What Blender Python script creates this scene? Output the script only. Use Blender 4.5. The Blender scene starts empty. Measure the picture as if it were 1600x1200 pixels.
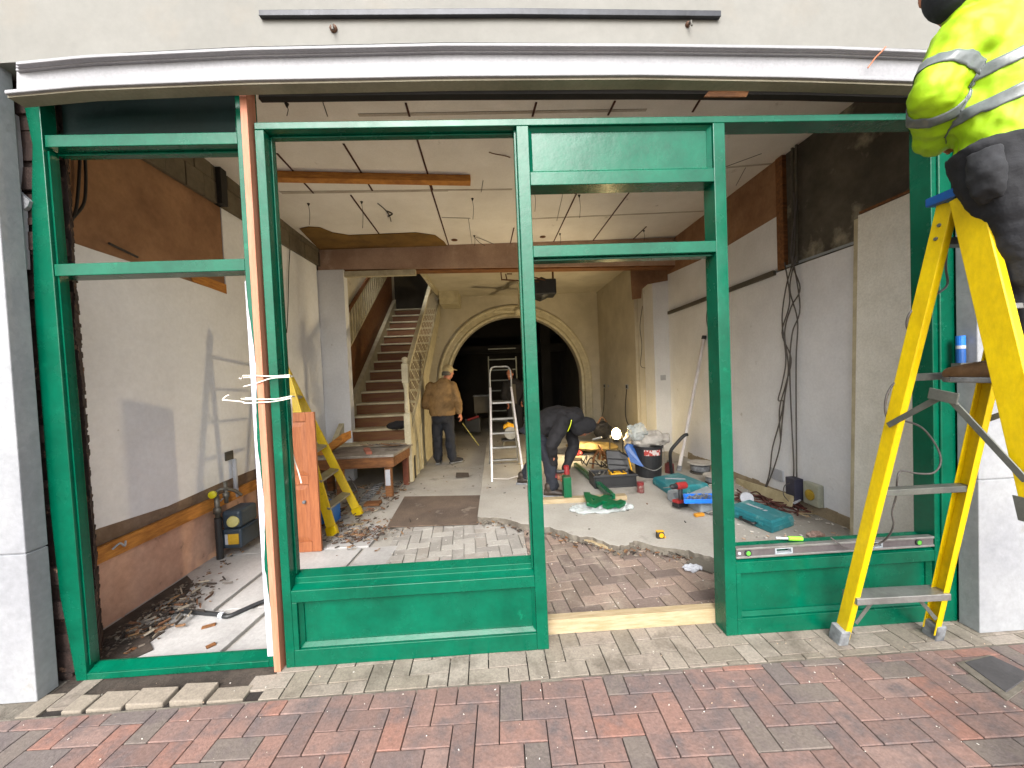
import bpy, math, random
from mathutils import Vector, noise as mnoise
random.seed(7)
R = math.radians
sc = bpy.context.scene
# ------------------------------------------------------------- camera
cam_d = bpy.data.cameras.new('camera'); cam = bpy.data.objects.new('camera', cam_d)
sc.collection.objects.link(cam); sc.camera = cam
YAW, PITCH, ROLL, HC, FP = R(2.4), R(-1.6), R(2.4), 1.5, 600.0
cF = Vector((math.sin(YAW)*math.cos(PITCH), math.cos(YAW)*math.cos(PITCH), math.sin(PITCH)))
_r = Vector((math.cos(YAW), -math.sin(YAW), 0)); _u = _r.cross(cF)
cR = _r*math.cos(ROLL) - _u*math.sin(ROLL); cU = _u*math.cos(ROLL) + _r*math.sin(ROLL)
from mathutils import Matrix
m = Matrix((( cR.x, cU.x, -cF.x, 0), (cR.y, cU.y, -cF.y, 0), (cR.z, cU.z, -cF.z, HC), (0, 0, 0, 1)))
cam.matrix_world = m
cam_d.sensor_width = 36; cam_d.lens = 36*FP/1600; cam_d.clip_start = .05; cam_d.clip_end = 500
# ------------------------------------------------------------- world + sun (bright overcast day)
w = bpy.data.worlds.new('World'); sc.world = w; w.use_nodes = True
SUN_EL, SUN_AZ = R(38), R(188)          # azimuth clockwise from +Y: behind the camera, to the left
nt = w.node_tree; bg = nt.nodes['Background']
sky = nt.nodes.new('ShaderNodeTexSky'); sky.sky_type = 'NISHITA'; sky.sun_disc = False
sky.sun_elevation = SUN_EL; sky.sun_rotation = SUN_AZ; sky.air_density = 1.0; sky.dust_density = 4.0
hs = nt.nodes.new('ShaderNodeHueSaturation'); hs.inputs['Saturation'].default_value = .35
nt.links.new(sky.outputs[0], hs.inputs['Color']); nt.links.new(hs.outputs[0], bg.inputs[0]); bg.inputs[1].default_value = .15
sl = bpy.data.lights.new('sun', 'SUN'); sl.energy = 1.3; sl.angle = R(40); sl.color = (1, .985, .97)
so = bpy.data.objects.new('sun', sl); sc.collection.objects.link(so)
sd = Vector((math.sin(SUN_AZ)*math.cos(SUN_EL), math.cos(SUN_AZ)*math.cos(SUN_EL), math.sin(SUN_EL)))
so.rotation_euler = sd.to_track_quat('Z', 'Y').to_euler(); so.location = (-3, -6, 6)
sc.view_settings.view_transform = 'Standard'; sc.view_settings.look = 'None'
sc.view_settings.exposure = 1.52; sc.view_settings.gamma = 1
sc.cycles.max_bounces = 8; sc.cycles.diffuse_bounces = 6; sc.cycles.glossy_bounces = 3
sc.cycles.sample_clamp_indirect = 6; sc.cycles.caustics_reflective = False; sc.cycles.caustics_refractive = False

# ------------------------------------------------------------- pixel (1600x1200) to a point on a real plane
def ray(x, y): return cF*FP + cR*(x-800) - cU*(y-600)
CP = Vector((0, 0, HC))
def pz(x, y, z=0.0): d = ray(x, y); return CP + d*((z-HC)/d.z)
def py(x, y, Y): d = ray(x, y); return CP + d*(Y/d.y)
def px(x, y, X): d = ray(x, y); return CP + d*(X/d.x)
# ------------------------------------------------------------- materials
def lin(c):
    if isinstance(c, str): c = tuple(int(c[i:i+2], 16)/255 for i in (0, 2, 4))
    return tuple((v/12.92 if v <= .04045 else ((v+.055)/1.055)**2.4) for v in c) + (1,)
MC = {}
def mat(name, c1, c2=None, rough=.6, scale=6, thr=(.35, .65), fine=.06, bump=.15, bscale=40, metal=0, coat=0,
        stretch=None, c3=None, c3thr=(.62, .7), c3scale=3, emit=None, estr=0, spec=.5, alpha=1, trans=0, island=None, rvar=0, detail=6):
    if name in MC: return MC[name]
    m = bpy.data.materials.new(name); m.use_nodes = True; MC[name] = m
    n = m.node_tree.nodes; l = m.node_tree.links; b = n['Principled BSDF']
    tc = n.new('ShaderNodeTexCoord'); mp = n.new('ShaderNodeMapping'); l.new(tc.outputs['Object'], mp.inputs[0])
    if stretch: mp.inputs['Scale'].default_value = stretch
    def nz(s, d=detail):
        t = n.new('ShaderNodeTexNoise'); t.inputs['Scale'].default_value = s; t.inputs['Detail'].default_value = d
        t.inputs['Roughness'].default_value = .62; l.new(mp.outputs[0], t.inputs['Vector']); return t
    def ramp(src, a, bb):
        r = n.new('ShaderNodeMapRange'); r.inputs[1].default_value = a; r.inputs[2].default_value = bb; l.new(src, r.inputs[0]); return r
    def mix(f, a, bcol, mode='MIX'):
        x = n.new('ShaderNodeMix'); x.data_type = 'RGBA'; x.blend_type = mode
        if isinstance(f, (int, float)): x.inputs[0].default_value = f
        else: l.new(f, x.inputs[0])
        for s, v in ((6, a), (7, bcol)):
            if isinstance(v, tuple): x.inputs[s].default_value = v
            else: l.new(v, x.inputs[s])
        return x.outputs[2]
    col = lin(c1)
    if island:
        g = n.new('ShaderNodeNewGeometry'); cr = n.new('ShaderNodeValToRGB'); cr.color_ramp.interpolation = 'CONSTANT'
        e = cr.color_ramp.elements
        while len(e) < len(island): e.new(.5)
        for i, c in enumerate(island): e[i].position = i/len(island); e[i].color = lin(c)
        l.new(g.outputs['Random Per Island'], cr.inputs[0]); col = cr.outputs[0]
    if c2: col = mix(ramp(nz(scale).outputs[0], *thr).outputs[0], col, lin(c2))
    if c3: col = mix(ramp(nz(c3scale).outputs[0], *c3thr).outputs[0], col, lin(c3))
    if fine:
        f = ramp(nz(bscale*1.7, 3).outputs[0], .25, .75)
        f.inputs[3].default_value = 1-fine*2.4; f.inputs[4].default_value = 1+fine*1.2
        x = n.new('ShaderNodeMix'); x.data_type = 'RGBA'; x.blend_type = 'MULTIPLY'; x.inputs[0].default_value = 1
        if isinstance(col, tuple): x.inputs[6].default_value = col
        else: l.new(col, x.inputs[6])
        cc = n.new('ShaderNodeCombineColor')
        for i in range(3): l.new(f.outputs[0], cc.inputs[i])
        l.new(cc.outputs[0], x.inputs[7]); col = x.outputs[2]
    if isinstance(col, tuple): b.inputs['Base Color'].default_value = col
    else: l.new(col, b.inputs['Base Color'])
    b.inputs['Roughness'].default_value = rough; b.inputs['Specular IOR Level'].default_value = spec
    if rvar:
        rr = ramp(nz(scale*1.5).outputs[0], .3, .7); rr.inputs[3].default_value = max(0, rough-rvar); rr.inputs[4].default_value = min(1, rough+rvar)
        l.new(rr.outputs[0], b.inputs['Roughness'])
    b.inputs['Metallic'].default_value = metal; b.inputs['Coat Weight'].default_value = coat; b.inputs['Coat Roughness'].default_value = .12
    if bump:
        bp = n.new('ShaderNodeBump'); bp.inputs['Strength'].default_value = bump; bp.inputs['Distance'].default_value = .01
        l.new(nz(bscale, 4).outputs[0], bp.inputs['Height']); l.new(bp.outputs[0], b.inputs['Normal'])
    if emit: b.inputs['Emission Color'].default_value = lin(emit); b.inputs['Emission Strength'].default_value = estr
    if alpha < 1: b.inputs['Alpha'].default_value = alpha
    if trans: b.inputs['Transmission Weight'].default_value = trans
    return m
# ------------------------------------------------------------- mesh builder (world coordinates)
class MB:
    def __init__(s): s.v = []; s.f = []
    def add(s, vs, fs):
        o = len(s.v); s.v += [Vector(v) for v in vs]; s.f += [[i+o for i in f] for f in fs]; return s
    def box(s, x0, x1, y0, y1, z0, z1):
        return s.prism([(x0, y0, z0), (x1, y0, z0), (x1, y1, z0), (x0, y1, z0)], (0, 0, z1-z0))
    def prism(s, poly, vec):
        p = [Vector(a) for a in poly]; v = Vector(vec); n = len(p)
        nrm = sum(((p[i]-p[0]).cross(p[(i+1) % n]-p[0]) for i in range(1, n)), Vector())
        if nrm.dot(v) < 0: p = p[::-1]
        return s.add(p+[a+v for a in p], [list(range(n))[::-1], list(range(n, 2*n))]+[[i, (i+1) % n, n+(i+1) % n, n+i] for i in range(n)])
    def bar(s, a, b, wd, h, up=(0, 0, 1)):
        a = Vector(a); b = Vector(b); d = (b-a).normalized(); up = Vector(up)
        sd = d.cross(up)
        if sd.length < 1e-4: sd = d.cross(Vector((1, 0, 0)))
        sd.normalize(); u = sd.cross(d); sd = sd*wd/2; u = u*h/2
        return s.prism([a-sd-u, a+sd-u, a+sd+u, a-sd+u], b-a)
    def tube(s, pts, r, n=8, cap=True):
        pts = [Vector(p) for p in pts]; k = len(pts); rs = r if isinstance(r, (list, tuple)) else [r]*k
        t0 = (pts[1]-pts[0]).normalized(); u = t0.orthogonal().normalized(); vs = []
        for i, p in enumerate(pts):
            t = ((pts[min(i+1, k-1)]-pts[i]).normalized()+(pts[i]-pts[max(i-1, 0)]).normalized())
            t = t.normalized() if t.length > 1e-6 else t0
            u = (u-t*u.dot(t)); u = u.normalized() if u.length > 1e-6 else t.orthogonal().normalized(); w_ = t.cross(u)
            vs += [p+(u*math.cos(2*math.pi*j/n)+w_*math.sin(2*math.pi*j/n))*rs[i] for j in range(n)]
        fs = [[i*n+j, i*n+(j+1) % n, (i+1)*n+(j+1) % n, (i+1)*n+j] for i in range(k-1) for j in range(n)]
        if cap: fs += [list(range(n))[::-1], list(range((k-1)*n, k*n))]
        return s.add(vs, fs)
    def curve(s, pts, r, sub=6, n=6):
        P = [Vector(p) for p in pts]; out = []
        for i in range(len(P)-1):
            p0 = P[max(i-1, 0)]; p1 = P[i]; p2 = P[i+1]; p3 = P[min(i+2, len(P)-1)]
            for k in range(sub):
                t = k/sub
                out.append(.5*((2*p1)+(p2-p0)*t+(2*p0-5*p1+4*p2-p3)*t*t+(3*p1-p0-3*p2+p3)*t**3))
        out.append(P[-1]); return s.tube(out, r, n)
    def ell(s, c, u, v, w_, n=16, m_=10):
        c = Vector(c); u = Vector(u); v = Vector(v); w_ = Vector(w_); vs = [c-w_]
        for i in range(1, m_):
            a = math.pi*i/m_-math.pi/2
            vs += [c+w_*math.sin(a)+(u*math.cos(2*math.pi*j/n)+v*math.sin(2*math.pi*j/n))*math.cos(a) for j in range(n)]
        vs.append(c+w_); L = len(vs)-1
        fs = [[0, 1+(j+1) % n, 1+j] for j in range(n)]
        fs += [[1+(i-1)*n+j, 1+(i-1)*n+(j+1) % n, 1+i*n+(j+1) % n, 1+i*n+j] for i in range(1, m_-1) for j in range(n)]
        fs += [[L, L-n+j, L-n+(j+1) % n] for j in range(n)]
        return s.add(vs, fs)
    def ball(s, c, r): return s.ell(c, (r, 0, 0), (0, r, 0), (0, 0, r), 12, 8)
    def cap(s, a, b, ra, rb):
        s.ball(a, ra); s.ball(b, rb); return s.tube([a, b], [ra, rb], 14)
    def loft(s, rings, n=20):
        vs = []; k = len(rings)
        for c, u, v in rings:
            c = Vector(c); u = Vector(u); v = Vector(v)
            vs += [c+u*math.cos(2*math.pi*j/n)+v*math.sin(2*math.pi*j/n) for j in range(n)]
        fs = [[i*n+j, i*n+(j+1) % n, (i+1)*n+(j+1) % n, (i+1)*n+j] for i in range(k-1) for j in range(n)]
        return s.add(vs, fs+[list(range(n))[::-1], list(range((k-1)*n, k*n))])
    def lathe(s, prof, o, n=20, ax=(0, 0, 1)):
        ax = Vector(ax).normalized(); u = ax.orthogonal().normalized(); v = ax.cross(u); o = Vector(o)
        return s.loft([(o+ax*z, u*max(r, 1e-4), v*max(r, 1e-4)) for r, z in prof], n)
    def build(s, name, m_, parent=None, bevel=0, smooth=False, remesh=0, disp=0, dscale=.1, sub=0, kind=None, noise=0, nscale=3):
        if noise:
            for v in s.v: v += mnoise.noise_vector(v*nscale)*noise
        o0 = Vector((0, 0, 0)); root = parent
        while root is not None and root.parent is not None: root = root.parent
        if root is not None: o0 = root.location.copy()
        else:
            xs = [v.x for v in s.v]; ys = [v.y for v in s.v]; zs = [v.z for v in s.v]
            o0 = Vector(((min(xs)+max(xs))/2, (min(ys)+max(ys))/2, min(zs)))
        me = bpy.data.meshes.new(name); me.from_pydata([tuple(v-o0) for v in s.v], [], s.f); me.materials.append(m_)
        if smooth:
            for p in me.polygons: p.use_smooth = True
        ob = bpy.data.objects.new(name, me); sc.collection.objects.link(ob)
        if parent is not None: ob.parent = parent
        else: ob.location = o0
        if kind: ob['kind'] = kind
        if remesh:
            d = ob.modifiers.new('remesh', 'REMESH'); d.mode = 'VOXEL'; d.voxel_size = remesh; d.use_smooth_shade = True
            d = ob.modifiers.new('smooth', 'SMOOTH'); d.factor = .5; d.iterations = 4
        if sub: d = ob.modifiers.new('sub', 'SUBSURF'); d.levels = d.render_levels = sub; d.subdivision_type = 'SIMPLE'
        if disp:
            t = bpy.data.textures.new(name+'_folds', 'CLOUDS'); t.noise_scale = dscale; t.noise_depth = 2
            d = ob.modifiers.new('folds', 'DISPLACE'); d.texture = t; d.strength = disp; d.mid_level = .5; d.texture_coords = 'LOCAL'
        if bevel:
            d = ob.modifiers.new('bevel', 'BEVEL'); d.width = bevel; d.segments = 2; d.limit_method = 'ANGLE'; d.angle_limit = R(40)
        return ob
def thing(name, label, cat, loc=(0, 0, 0), group=None):
    o = bpy.data.objects.new(name, None); sc.collection.objects.link(o); o.location = loc; o.empty_display_size = .1
    o['label'] = label; o['category'] = cat
    if group: o['group'] = group
    return o
def tag(o, label, cat, group=None, kind=None):
    o['label'] = label; o['category'] = cat
    if group: o['group'] = group
    if kind: o['kind'] = kind
    return o
def clip(poly, a, b, c):            # keep a*x+b*y<=c
    out = []
    for i in range(len(poly)):
        p, q = poly[i-1], poly[i]; dp = a*p[0]+b*p[1]-c; dq = a*q[0]+b*q[1]-c
        if (dp <= 0) != (dq <= 0): t = dp/(dp-dq); out.append((p[0]+(q[0]-p[0])*t, p[1]+(q[1]-p[1])*t))
        if dq <= 0: out.append(q)
    return out
# ------------------------------------------------------------- palette
M = dict(
 green=mat('green_gloss_paint', '005a42', '004b36', rough=.24, scale=4, bump=.10, bscale=22, stretch=(1, 1, 1), fine=.05, coat=.05, spec=.32, rvar=.08, c3='066449', c3thr=(.66, .72), c3scale=9),
 primer=mat('white_primer', 'b0b3ba', 'a6a9b0', rough=.6),
 brace=mat('pink_timber', 'b87c62', 'a86c50', rough=.7, scale=9, stretch=(6, 6, .5), bump=.2),
 pine=mat('raw_pine', 'aa9a7e', '94825f', rough=.7, scale=8, stretch=(1, 8, 8), bump=.2, c3='8a6a48', c3thr=(.7, .74), c3scale=5),
 pinedoor=mat('orange_pine', 'a4653e', '894e2e', rough=.55, scale=9, stretch=(8, 8, .7), bump=.15, c3='6e3b20', c3thr=(.7, .76), c3scale=3),
 oldwood=mat('old_timber', '8a5a30', '5f3c20', rough=.75, scale=7, stretch=(1, 5, 5), bump=.35),
 orangewood=mat('orange_batten', 'c4873a', '9a6228', rough=.75, scale=8, stretch=(1, 1, 6), bump=.3),
 stairwood=mat('stair_riser_wood', '5e3018', '6e4c22', rough=.6, scale=5, stretch=(.6, 4, 4), bump=.2),
 cream=mat('cream_paint', 'c8c0a2', 'b0a68a', rough=.55, scale=8, fine=.05, c3='8e8468', c3thr=(.66, .74)),
 white=mat('white_wall_paint', 'e2e4e8', 'd6d8dc', rough=.8, scale=2.2, fine=.03, bump=.12, bscale=25, c3='a09c96', c3thr=(.68, .8), c3scale=5),
 whiteB=mat('white_board_paint', 'e6e9ee', 'dadde2', rough=.8, scale=1.5, fine=.03, bump=.1, bscale=18, c3='8a847c', c3thr=(.72, .78), c3scale=11),
 backwall=mat('rear_wall_paint', 'c8c0ac', 'b4ac98', rough=.8, scale=2, fine=.03, c3='8b8272', c3thr=(.66, .8)),
 ceil=mat('ceiling_board', 'e4e1dc', 'd4d0ca', rough=.85, scale=1.6, fine=.03, bump=.1, c3='8e8478', c3thr=(.68, .8), c3scale=4),
 brown=mat('brown_plaster', '9a7556', '7e5c42', rough=.9, scale=2.5, bump=.4, bscale=14, c3='4f3826', c3thr=(.62, .74)),
 pinkplaster=mat('pink_plaster', 'cfa892', 'b8917c', rough=.9, scale=3, bump=.45, bscale=14, c3='8e7464', c3thr=(.64, .7), c3scale=6),
 darkplaster=mat('dark_masonry', '5e594f', '454139', rough=.95, scale=3, bump=.7, bscale=12, c3='98917f', c3thr=(.56, .68), c3scale=2.6),
 block=mat('olive_blockwork', '6a6150', '544c3e', rough=.9, scale=4, bump=.6, bscale=16, c3='8a8068', c3thr=(.62, .7)),
 masonry=mat('raw_brown_masonry', '40302a', '2b201c', rough=.95, scale=12, bump=1, bscale=22, c3='8a6a55', c3thr=(.6, .66), c3scale=14),
 render=mat('grey_render', '7d7c77', '74736e', rough=.9, scale=1.2, fine=.03, bump=.12, bscale=12, c3='7c776e', c3thr=(.56, .8), c3scale=2.2),
 stone=mat('white_stone_paint', '929496', '84868a', rough=.75, scale=2.4, bump=.3, bscale=18, c3='7d776a', c3thr=(.64, .78), c3scale=5),
 fascia=mat('white_fascia', '8f8f92', '868689', rough=.6, scale=2, bump=.1, c3='a8a293', c3thr=(.66, .76), c3scale=3.5),
 ledge=mat('ledge_underside', '948e7c', '7c7664', rough=.8, scale=3, bump=.2),
 conc=mat('concrete_floor', 'aaa69e', '97938b', rough=.85, scale=1.6, bump=.3, bscale=30, c3='64605a', c3thr=(.6, .78), c3scale=2.6),
 flag=mat('grey_flagstone', 'b2b0ae', '9c9a98', rough=.85, scale=2.2, bump=.4, bscale=24, c3='7a746e', c3thr=(.6, .74), c3scale=3),
 concedge=mat('broken_concrete', '7a7469', '5a534a', rough=.95, scale=8, bump=1, bscale=26),
 dirt=mat('dark_dirt', '4a4038', '332c26', rough=1, scale=12, bump=.8, bscale=40),
 red=mat('red_block_paving', '905f52', None, rough=.85, bump=.35, bscale=55, fine=.12,
     island=['83685f', '79625b', '87695f', '70665f', '80675f', '866f67', '765f58', '6b625e', '826860', '8a665a', '74625d', '80675f'], c3='625857', c3thr=(.45, .7), c3scale=9),
 buff=mat('buff_block_paving', 'a29683', None, rough=.85, bump=.35, bscale=55, fine=.12,
     island=['8c8377', '847b6e', '91887d', '7c7468', '8a8075', '857c70'], c3='625a50', c3thr=(.5, .72), c3scale=6),
 brownblk=mat('brown_block_paving', '7f7066', None, rough=.85, bump=.35, bscale=55, fine=.12,
     island=['82726a', '75675d', '8c7a6e', '6d6059', '86766a', '7b6c64'], c3='9c9082', c3thr=(.5, .72), c3scale=4),
 greyblk=mat('dusty_grey_block_paving', '95918b', None, rough=.9, bump=.3, bscale=55, fine=.08,
     island=['97938d', '8d8983', 'a09c95', '928c84'], c3='aaa69f', c3thr=(.5, .7), c3scale=5),
 sand=mat('joint_sand', '2c2622', '1f1b18', rough=1, scale=20, bump=.5),
 asphalt=mat('street_paving', 'a29c92', '908a82', rough=.95, scale=3, bump=.5, bscale=80),
 yellow=mat('yellow_fibreglass', 'dcbe00', 'c8a800', rough=.42, scale=6, bump=.08, c3='6a5410', c3thr=(.72, .76), c3scale=18, stretch=(1, 1, .5)),
 alu=mat('aluminium', 'a9a9a6', '8e8e8a', rough=.42, metal=.75, scale=10, bump=.1, c3='6d6a62', c3thr=(.66, .74), c3scale=12),
 bracesteel=mat('grey_steel', '75776f', '62645f', rough=.5, metal=.5, scale=8),
 rubber=mat('scuffed_rubber', '8a8d90', '55575a', rough=.7, scale=14, bump=.3),
 bluep=mat('blue_plastic', '1a549a', '164a8a', rough=.4, scale=5),
 bluebright=mat('bright_blue_plastic', '1f74d8', '1a66c0', rough=.35),
 teal=mat('teal_plastic', '1f6e78', '2a7a80', rough=.5, scale=5, bump=.15, c3='6f9696', c3thr=(.56, .7), c3scale=7),
 black=mat('black_plastic', '1d1e20', '27282a', rough=.5, scale=6, c3='4a4946', c3thr=(.66, .76)),
 rubbish=mat('white_sacking', 'bdb8b0', '9f9a92', rough=.7, scale=10, bump=.4),
 redp=mat('red_plastic', '9c2a2a', '7c2222', rough=.45, scale=8),
 yellowp=mat('yellow_plastic', 'e0a818', 'c89210', rough=.45),
 greyp=mat('grey_plastic', '9aa2a8', '8b9398', rough=.5, scale=5, c3='b5bbc0', c3thr=(.6, .7)),
 cable=mat('grey_cable', '5c5754', '4c4846', rough=.6, bump=0),
 dcable=mat('dark_cable', '2a2725', '221f1e', rough=.6, bump=0),
 wtie=mat('white_wire', 'ddd6c8', None, rough=.6, bump=0, fine=0),
 hivis=mat('hi_vis_yellow', '9cc400', '92b800', rough=.6, scale=5, bump=.3, bscale=10, emit=None, c3='86b000', c3thr=(.6, .75), c3scale=6),
 reflect=mat('reflective_grey_tape', '666d6d', '5e6464', rough=.35, bump=.1, bscale=60),
 workdark=mat('charcoal_trousers', '18191e', '121317', rough=.85, scale=9, bump=.3, bscale=60),
 blackcloth=mat('black_cloth', '141316', '1b1a1e', rough=.85, scale=9, bump=.3, bscale=30),
 navy=mat('dark_navy_trousers', '1c202a', '171a22', rough=.85, scale=8, bump=.3, bscale=40),
 jacket=mat('brown_jacket', '8c7048', '745a38', rough=.8, scale=7, bump=.3, bscale=20, c3='594428', c3thr=(.6, .72), c3scale=5),
 capm=mat('beige_cap', 'b5a67e', 'a0916a', rough=.85, scale=20),
 skin=mat('skin', 'b97a5e', 'a8684e', rough=.5, scale=9, bump=.05),
 hair=mat('dark_hair', '2a2420', '1d1815', rough=.7, scale=30, bump=.5),
 tan=mat('tan_leather', '6e5238', '58402a', rough=.6, scale=12, bump=.3),
 mat_=mat('brown_coir_mat', '6a5a4c', '4f433a', rough=1, scale=2.5, bump=.9, bscale=90, c3='8d8276', c3thr=(.6, .74), c3scale=4),
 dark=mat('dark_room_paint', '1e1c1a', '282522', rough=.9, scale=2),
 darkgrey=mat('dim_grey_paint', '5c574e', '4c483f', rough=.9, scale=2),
 debris=mat('splintered_debris', '8a6b50', None, rough=.95, bump=.4, island=['7a5b40', '4b3e34', '66605a', '8a6c4c', '3c332d', '7f776c', '573c2c', '6e4c34', '302a25', '968c7c']),
 dust=mat('white_chips', 'c8c3ba', None, rough=.9, bump=0, island=['d0cbc2', 'b8b2a6', 'c4a890', 'd8d4cc']),
 film=mat('clear_film', 'cfd8d8', None, rough=.15, bump=.6, bscale=30, fine=0, alpha=.45),
 cloud=mat('white_pole_paint', 'd6d0cc', 'c4beba', rough=.4),
 gasgrey=mat('gas_meter_grey', '33404c', '2a3540', rough=.5, scale=7),
 brass=mat('galvanised_pipe', '7d7a72', '5c5a54', rough=.5, metal=.6),
 rust=mat('rusty_brown_metal', '6a4428', '4a301e', rough=.7, scale=10),
 copper=mat('red_cable_sheath', '5e322a', '432420', rough=.7),
)
# ============================================================= GROUND
def herring(region_ok, poly_clip, x0, x1, y0, y1, ang, L, gap, z0, zt, org, jit=.0015):
    mb = MB(); ca, sa = math.cos(ang), math.sin(ang); W = L/2
    N = int(max(x1-x0, y1-y0)/W)+8; cx, cy = org
    for a in range(-2*N, 2*N):
        for b in range(-N, N):
            for kind in (0, 1):
                ox = (a+2*b)*W; oy = (a-2*b)*W
                if kind == 0: r = (ox+gap, oy+gap, ox+2*W-gap, oy+W-gap)
                else: r = (ox+2*W+gap, oy-W+gap, ox+3*W-gap, oy+W-gap)
                p = [(r[0], r[1]), (r[2], r[1]), (r[2], r[3]), (r[0], r[3])]
                p = [(cx+x*ca-y*sa, cy+x*sa+y*ca) for x, y in p]
                mx = sum(q[0] for q in p)/4; my = sum(q[1] for q in p)/4
                if not (x0-.2 < mx < x1+.2 and y0-.2 < my < y1+.2): continue
                if not region_ok(mx, my): continue
                for (A, B, C) in poly_clip: 
                    p = clip(p, A, B, C)
                    if len(p) < 3: break
                if len(p) < 3: continue
                ar = abs(sum(p[i-1][0]*p[i][1]-p[i][0]*p[i-1][1] for i in range(len(p))))/2
                if ar < .0008: continue
                t = random.uniform(-jit, jit); tx = random.uniform(-.008, .008); ty = random.uniform(-.008, .008)
                top = [(q[0], q[1], zt+t+(q[0]-mx)*tx+(q[1]-my)*ty) for q in p]
                n = len(p); bot = [(q[0], q[1], z0) for q in p]
                mb.add(bot+top, [list(range(n))[::-1], list(range(n, 2*n))]+[[i, (i+1) % n, n+(i+1) % n, n+i] for i in range(n)])
    return mb
# street sheet reaching the horizon, and the herringbone pavement on it
MB().prism([(-90, -120, -.09), (90, -120, -.09), (90, 1.5, -.09), (-90, 1.5, -.09)], (0, 0, -.05)).build('street', M['asphalt'], kind='structure')
MB().box(-7, 7, -1.2, 2.0, -.08, -.012).build('pavement_bedding', M['sand'], kind='structure')
YB = 1.825
def edge(x): return 1.815 + .035*abs(x)/2.3 + (.03 if x > 2.4 else 0)
mb = herring(lambda x, y: True, [(0, 1, YB)], -4.2, 4.6, -1.0, YB, R(-1.2), .2, .0022, -.05, 0, (.02, .02))
mb.build('red_block_pavement', M['red'], bevel=.003, kind='structure')
holes = lambda x, y: not (-2.1 < x < -1.22 and y > 1.915)
loose = [(-2.09, -1.94), (-1.90, -1.72), (-1.69, -1.53), (-1.49, -1.30)]
mb = herring(lambda x, y: holes(x, y) and not (x < -1.28 and x > -2.12 and y < 1.93) and not (x < -2.26) , [(0, -1, -YB-.012), (0, 1, 2.25)], -2.3, 4.6, YB, 2.25, R(1.5), .2, .003, -.05, 0, (.05, .03))
mb.build('buff_block_kerb_strip', M['buff'], bevel=.004, kind='structure')
MB().box(-4, 4.6, YB-.006, YB+.008, -.05, -.002).build('mortar_joint', M['concedge'], kind='structure')
MB().box(-4.5, -2.29, 1.83, 2.4, -.06, -.004).build('kerb_corner', M['concedge'], kind='structure')
for i, (a, b) in enumerate([(-2.10, -2.01), (-1.99, -1.83), (-1.81, -1.64), (-1.61, -1.455)]):
    mb = MB(); h = .012*(i > 1)+.006; sk = .035
    y0, y1 = YB+.02, 1.93+.01*(i % 2)
    mb.add([(a, y0, -.06), (b, y0, -.06), (b+sk*.3, y1, -.06), (a+sk*.3, y1, -.06), (a, y0, h), (b, y0, h*.6), (b+sk*.3, y1, h+.006), (a+sk*.3, y1, h+.012)],
           [[3, 2, 1, 0], [4, 5, 6, 7], [0, 1, 5, 4], [1, 2, 6, 5], [2, 3, 7, 6], [3, 0, 4, 7]])
    tag(mb.build('paving_block', M['buff'], bevel=.005), ['narrow loose buff paving block beside the left white pillar', 'loose buff paving block second from the left white pillar', 'raised loose buff paving block with dark gaps on both sides', 'tallest raised buff paving block under the middle of the left green frame'][i], 'paving block', 'loose paving blocks under the left frame')
MB().box(-1.44, -1.27, YB+.02, 1.93, -.06, .002).build('kerb_block_fill', M['buff'], bevel=.005, kind='structure')
MB().box(-2.3, -1.2, 1.932, 2.2, -.05, -.006).build('bare_earth', M['dirt'], kind='structure')
# utility cover in the pavement at the far right
t = thing('utility_cover', 'small dark grey access cover set in the brick pavement at the right', 'access cover', (2.43, 1.55, 0))
cq = [pz(1507, 1034, .01), pz(1550, 1024, .01), pz(1612, 1053, .01), pz(1572, 1081, .01)]; cc_ = sum(cq, Vector())/4
dn = Vector((0, 0, -.03)); MB().prism([cc_+(q-cc_)*1.22+Vector((-.02, -.01, -.004)) for q in cq], dn).build('concrete_surround', M['concedge'], t)
MB().prism(cq, (0, 0, -.012)).build('cover_plate', mat('cover_grey', '4c4a4b', '403e3f', rough=.8, scale=6, bump=.3), t, bevel=.003)
# interior ground
MB().prism([(-2.7, 2.0, -.02), (3.1, 2.0, -.02), (3.1, 13.5, -.02), (-2.7, 13.5, -.02)], (0, 0, -.06)).build('interior_floor', M['conc'], kind='structure')
# grey flags at the left window and back along the left wall
mb = MB(); fl = [(-2.55, 2.10, -1.62, 2.60), (-1.60, 2.10, -1.0, 2.60), (-2.55, 2.62, -1.95, 3.45), (-1.93, 2.62, -1.30, 3.45), (-1.28, 2.62, -.98, 3.45), (-2.55, 3.47, -1.75, 4.3), (-1.73, 3.47, -1.2, 4.3)]
for (a, b, c, d) in fl:
    s = .12
    mb.prism([(a+.006-s*0, b, -.02), (c-.006, b, -.02), (c-.006+.05, d-.006, -.02), (a+.006+.05*(a > -2.5), d-.006, -.02)], (0, 0, .022+random.uniform(-.004, .004)))
mb.build('flagstone_floor', M['flag'], bevel=.003, kind='structure')
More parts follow.
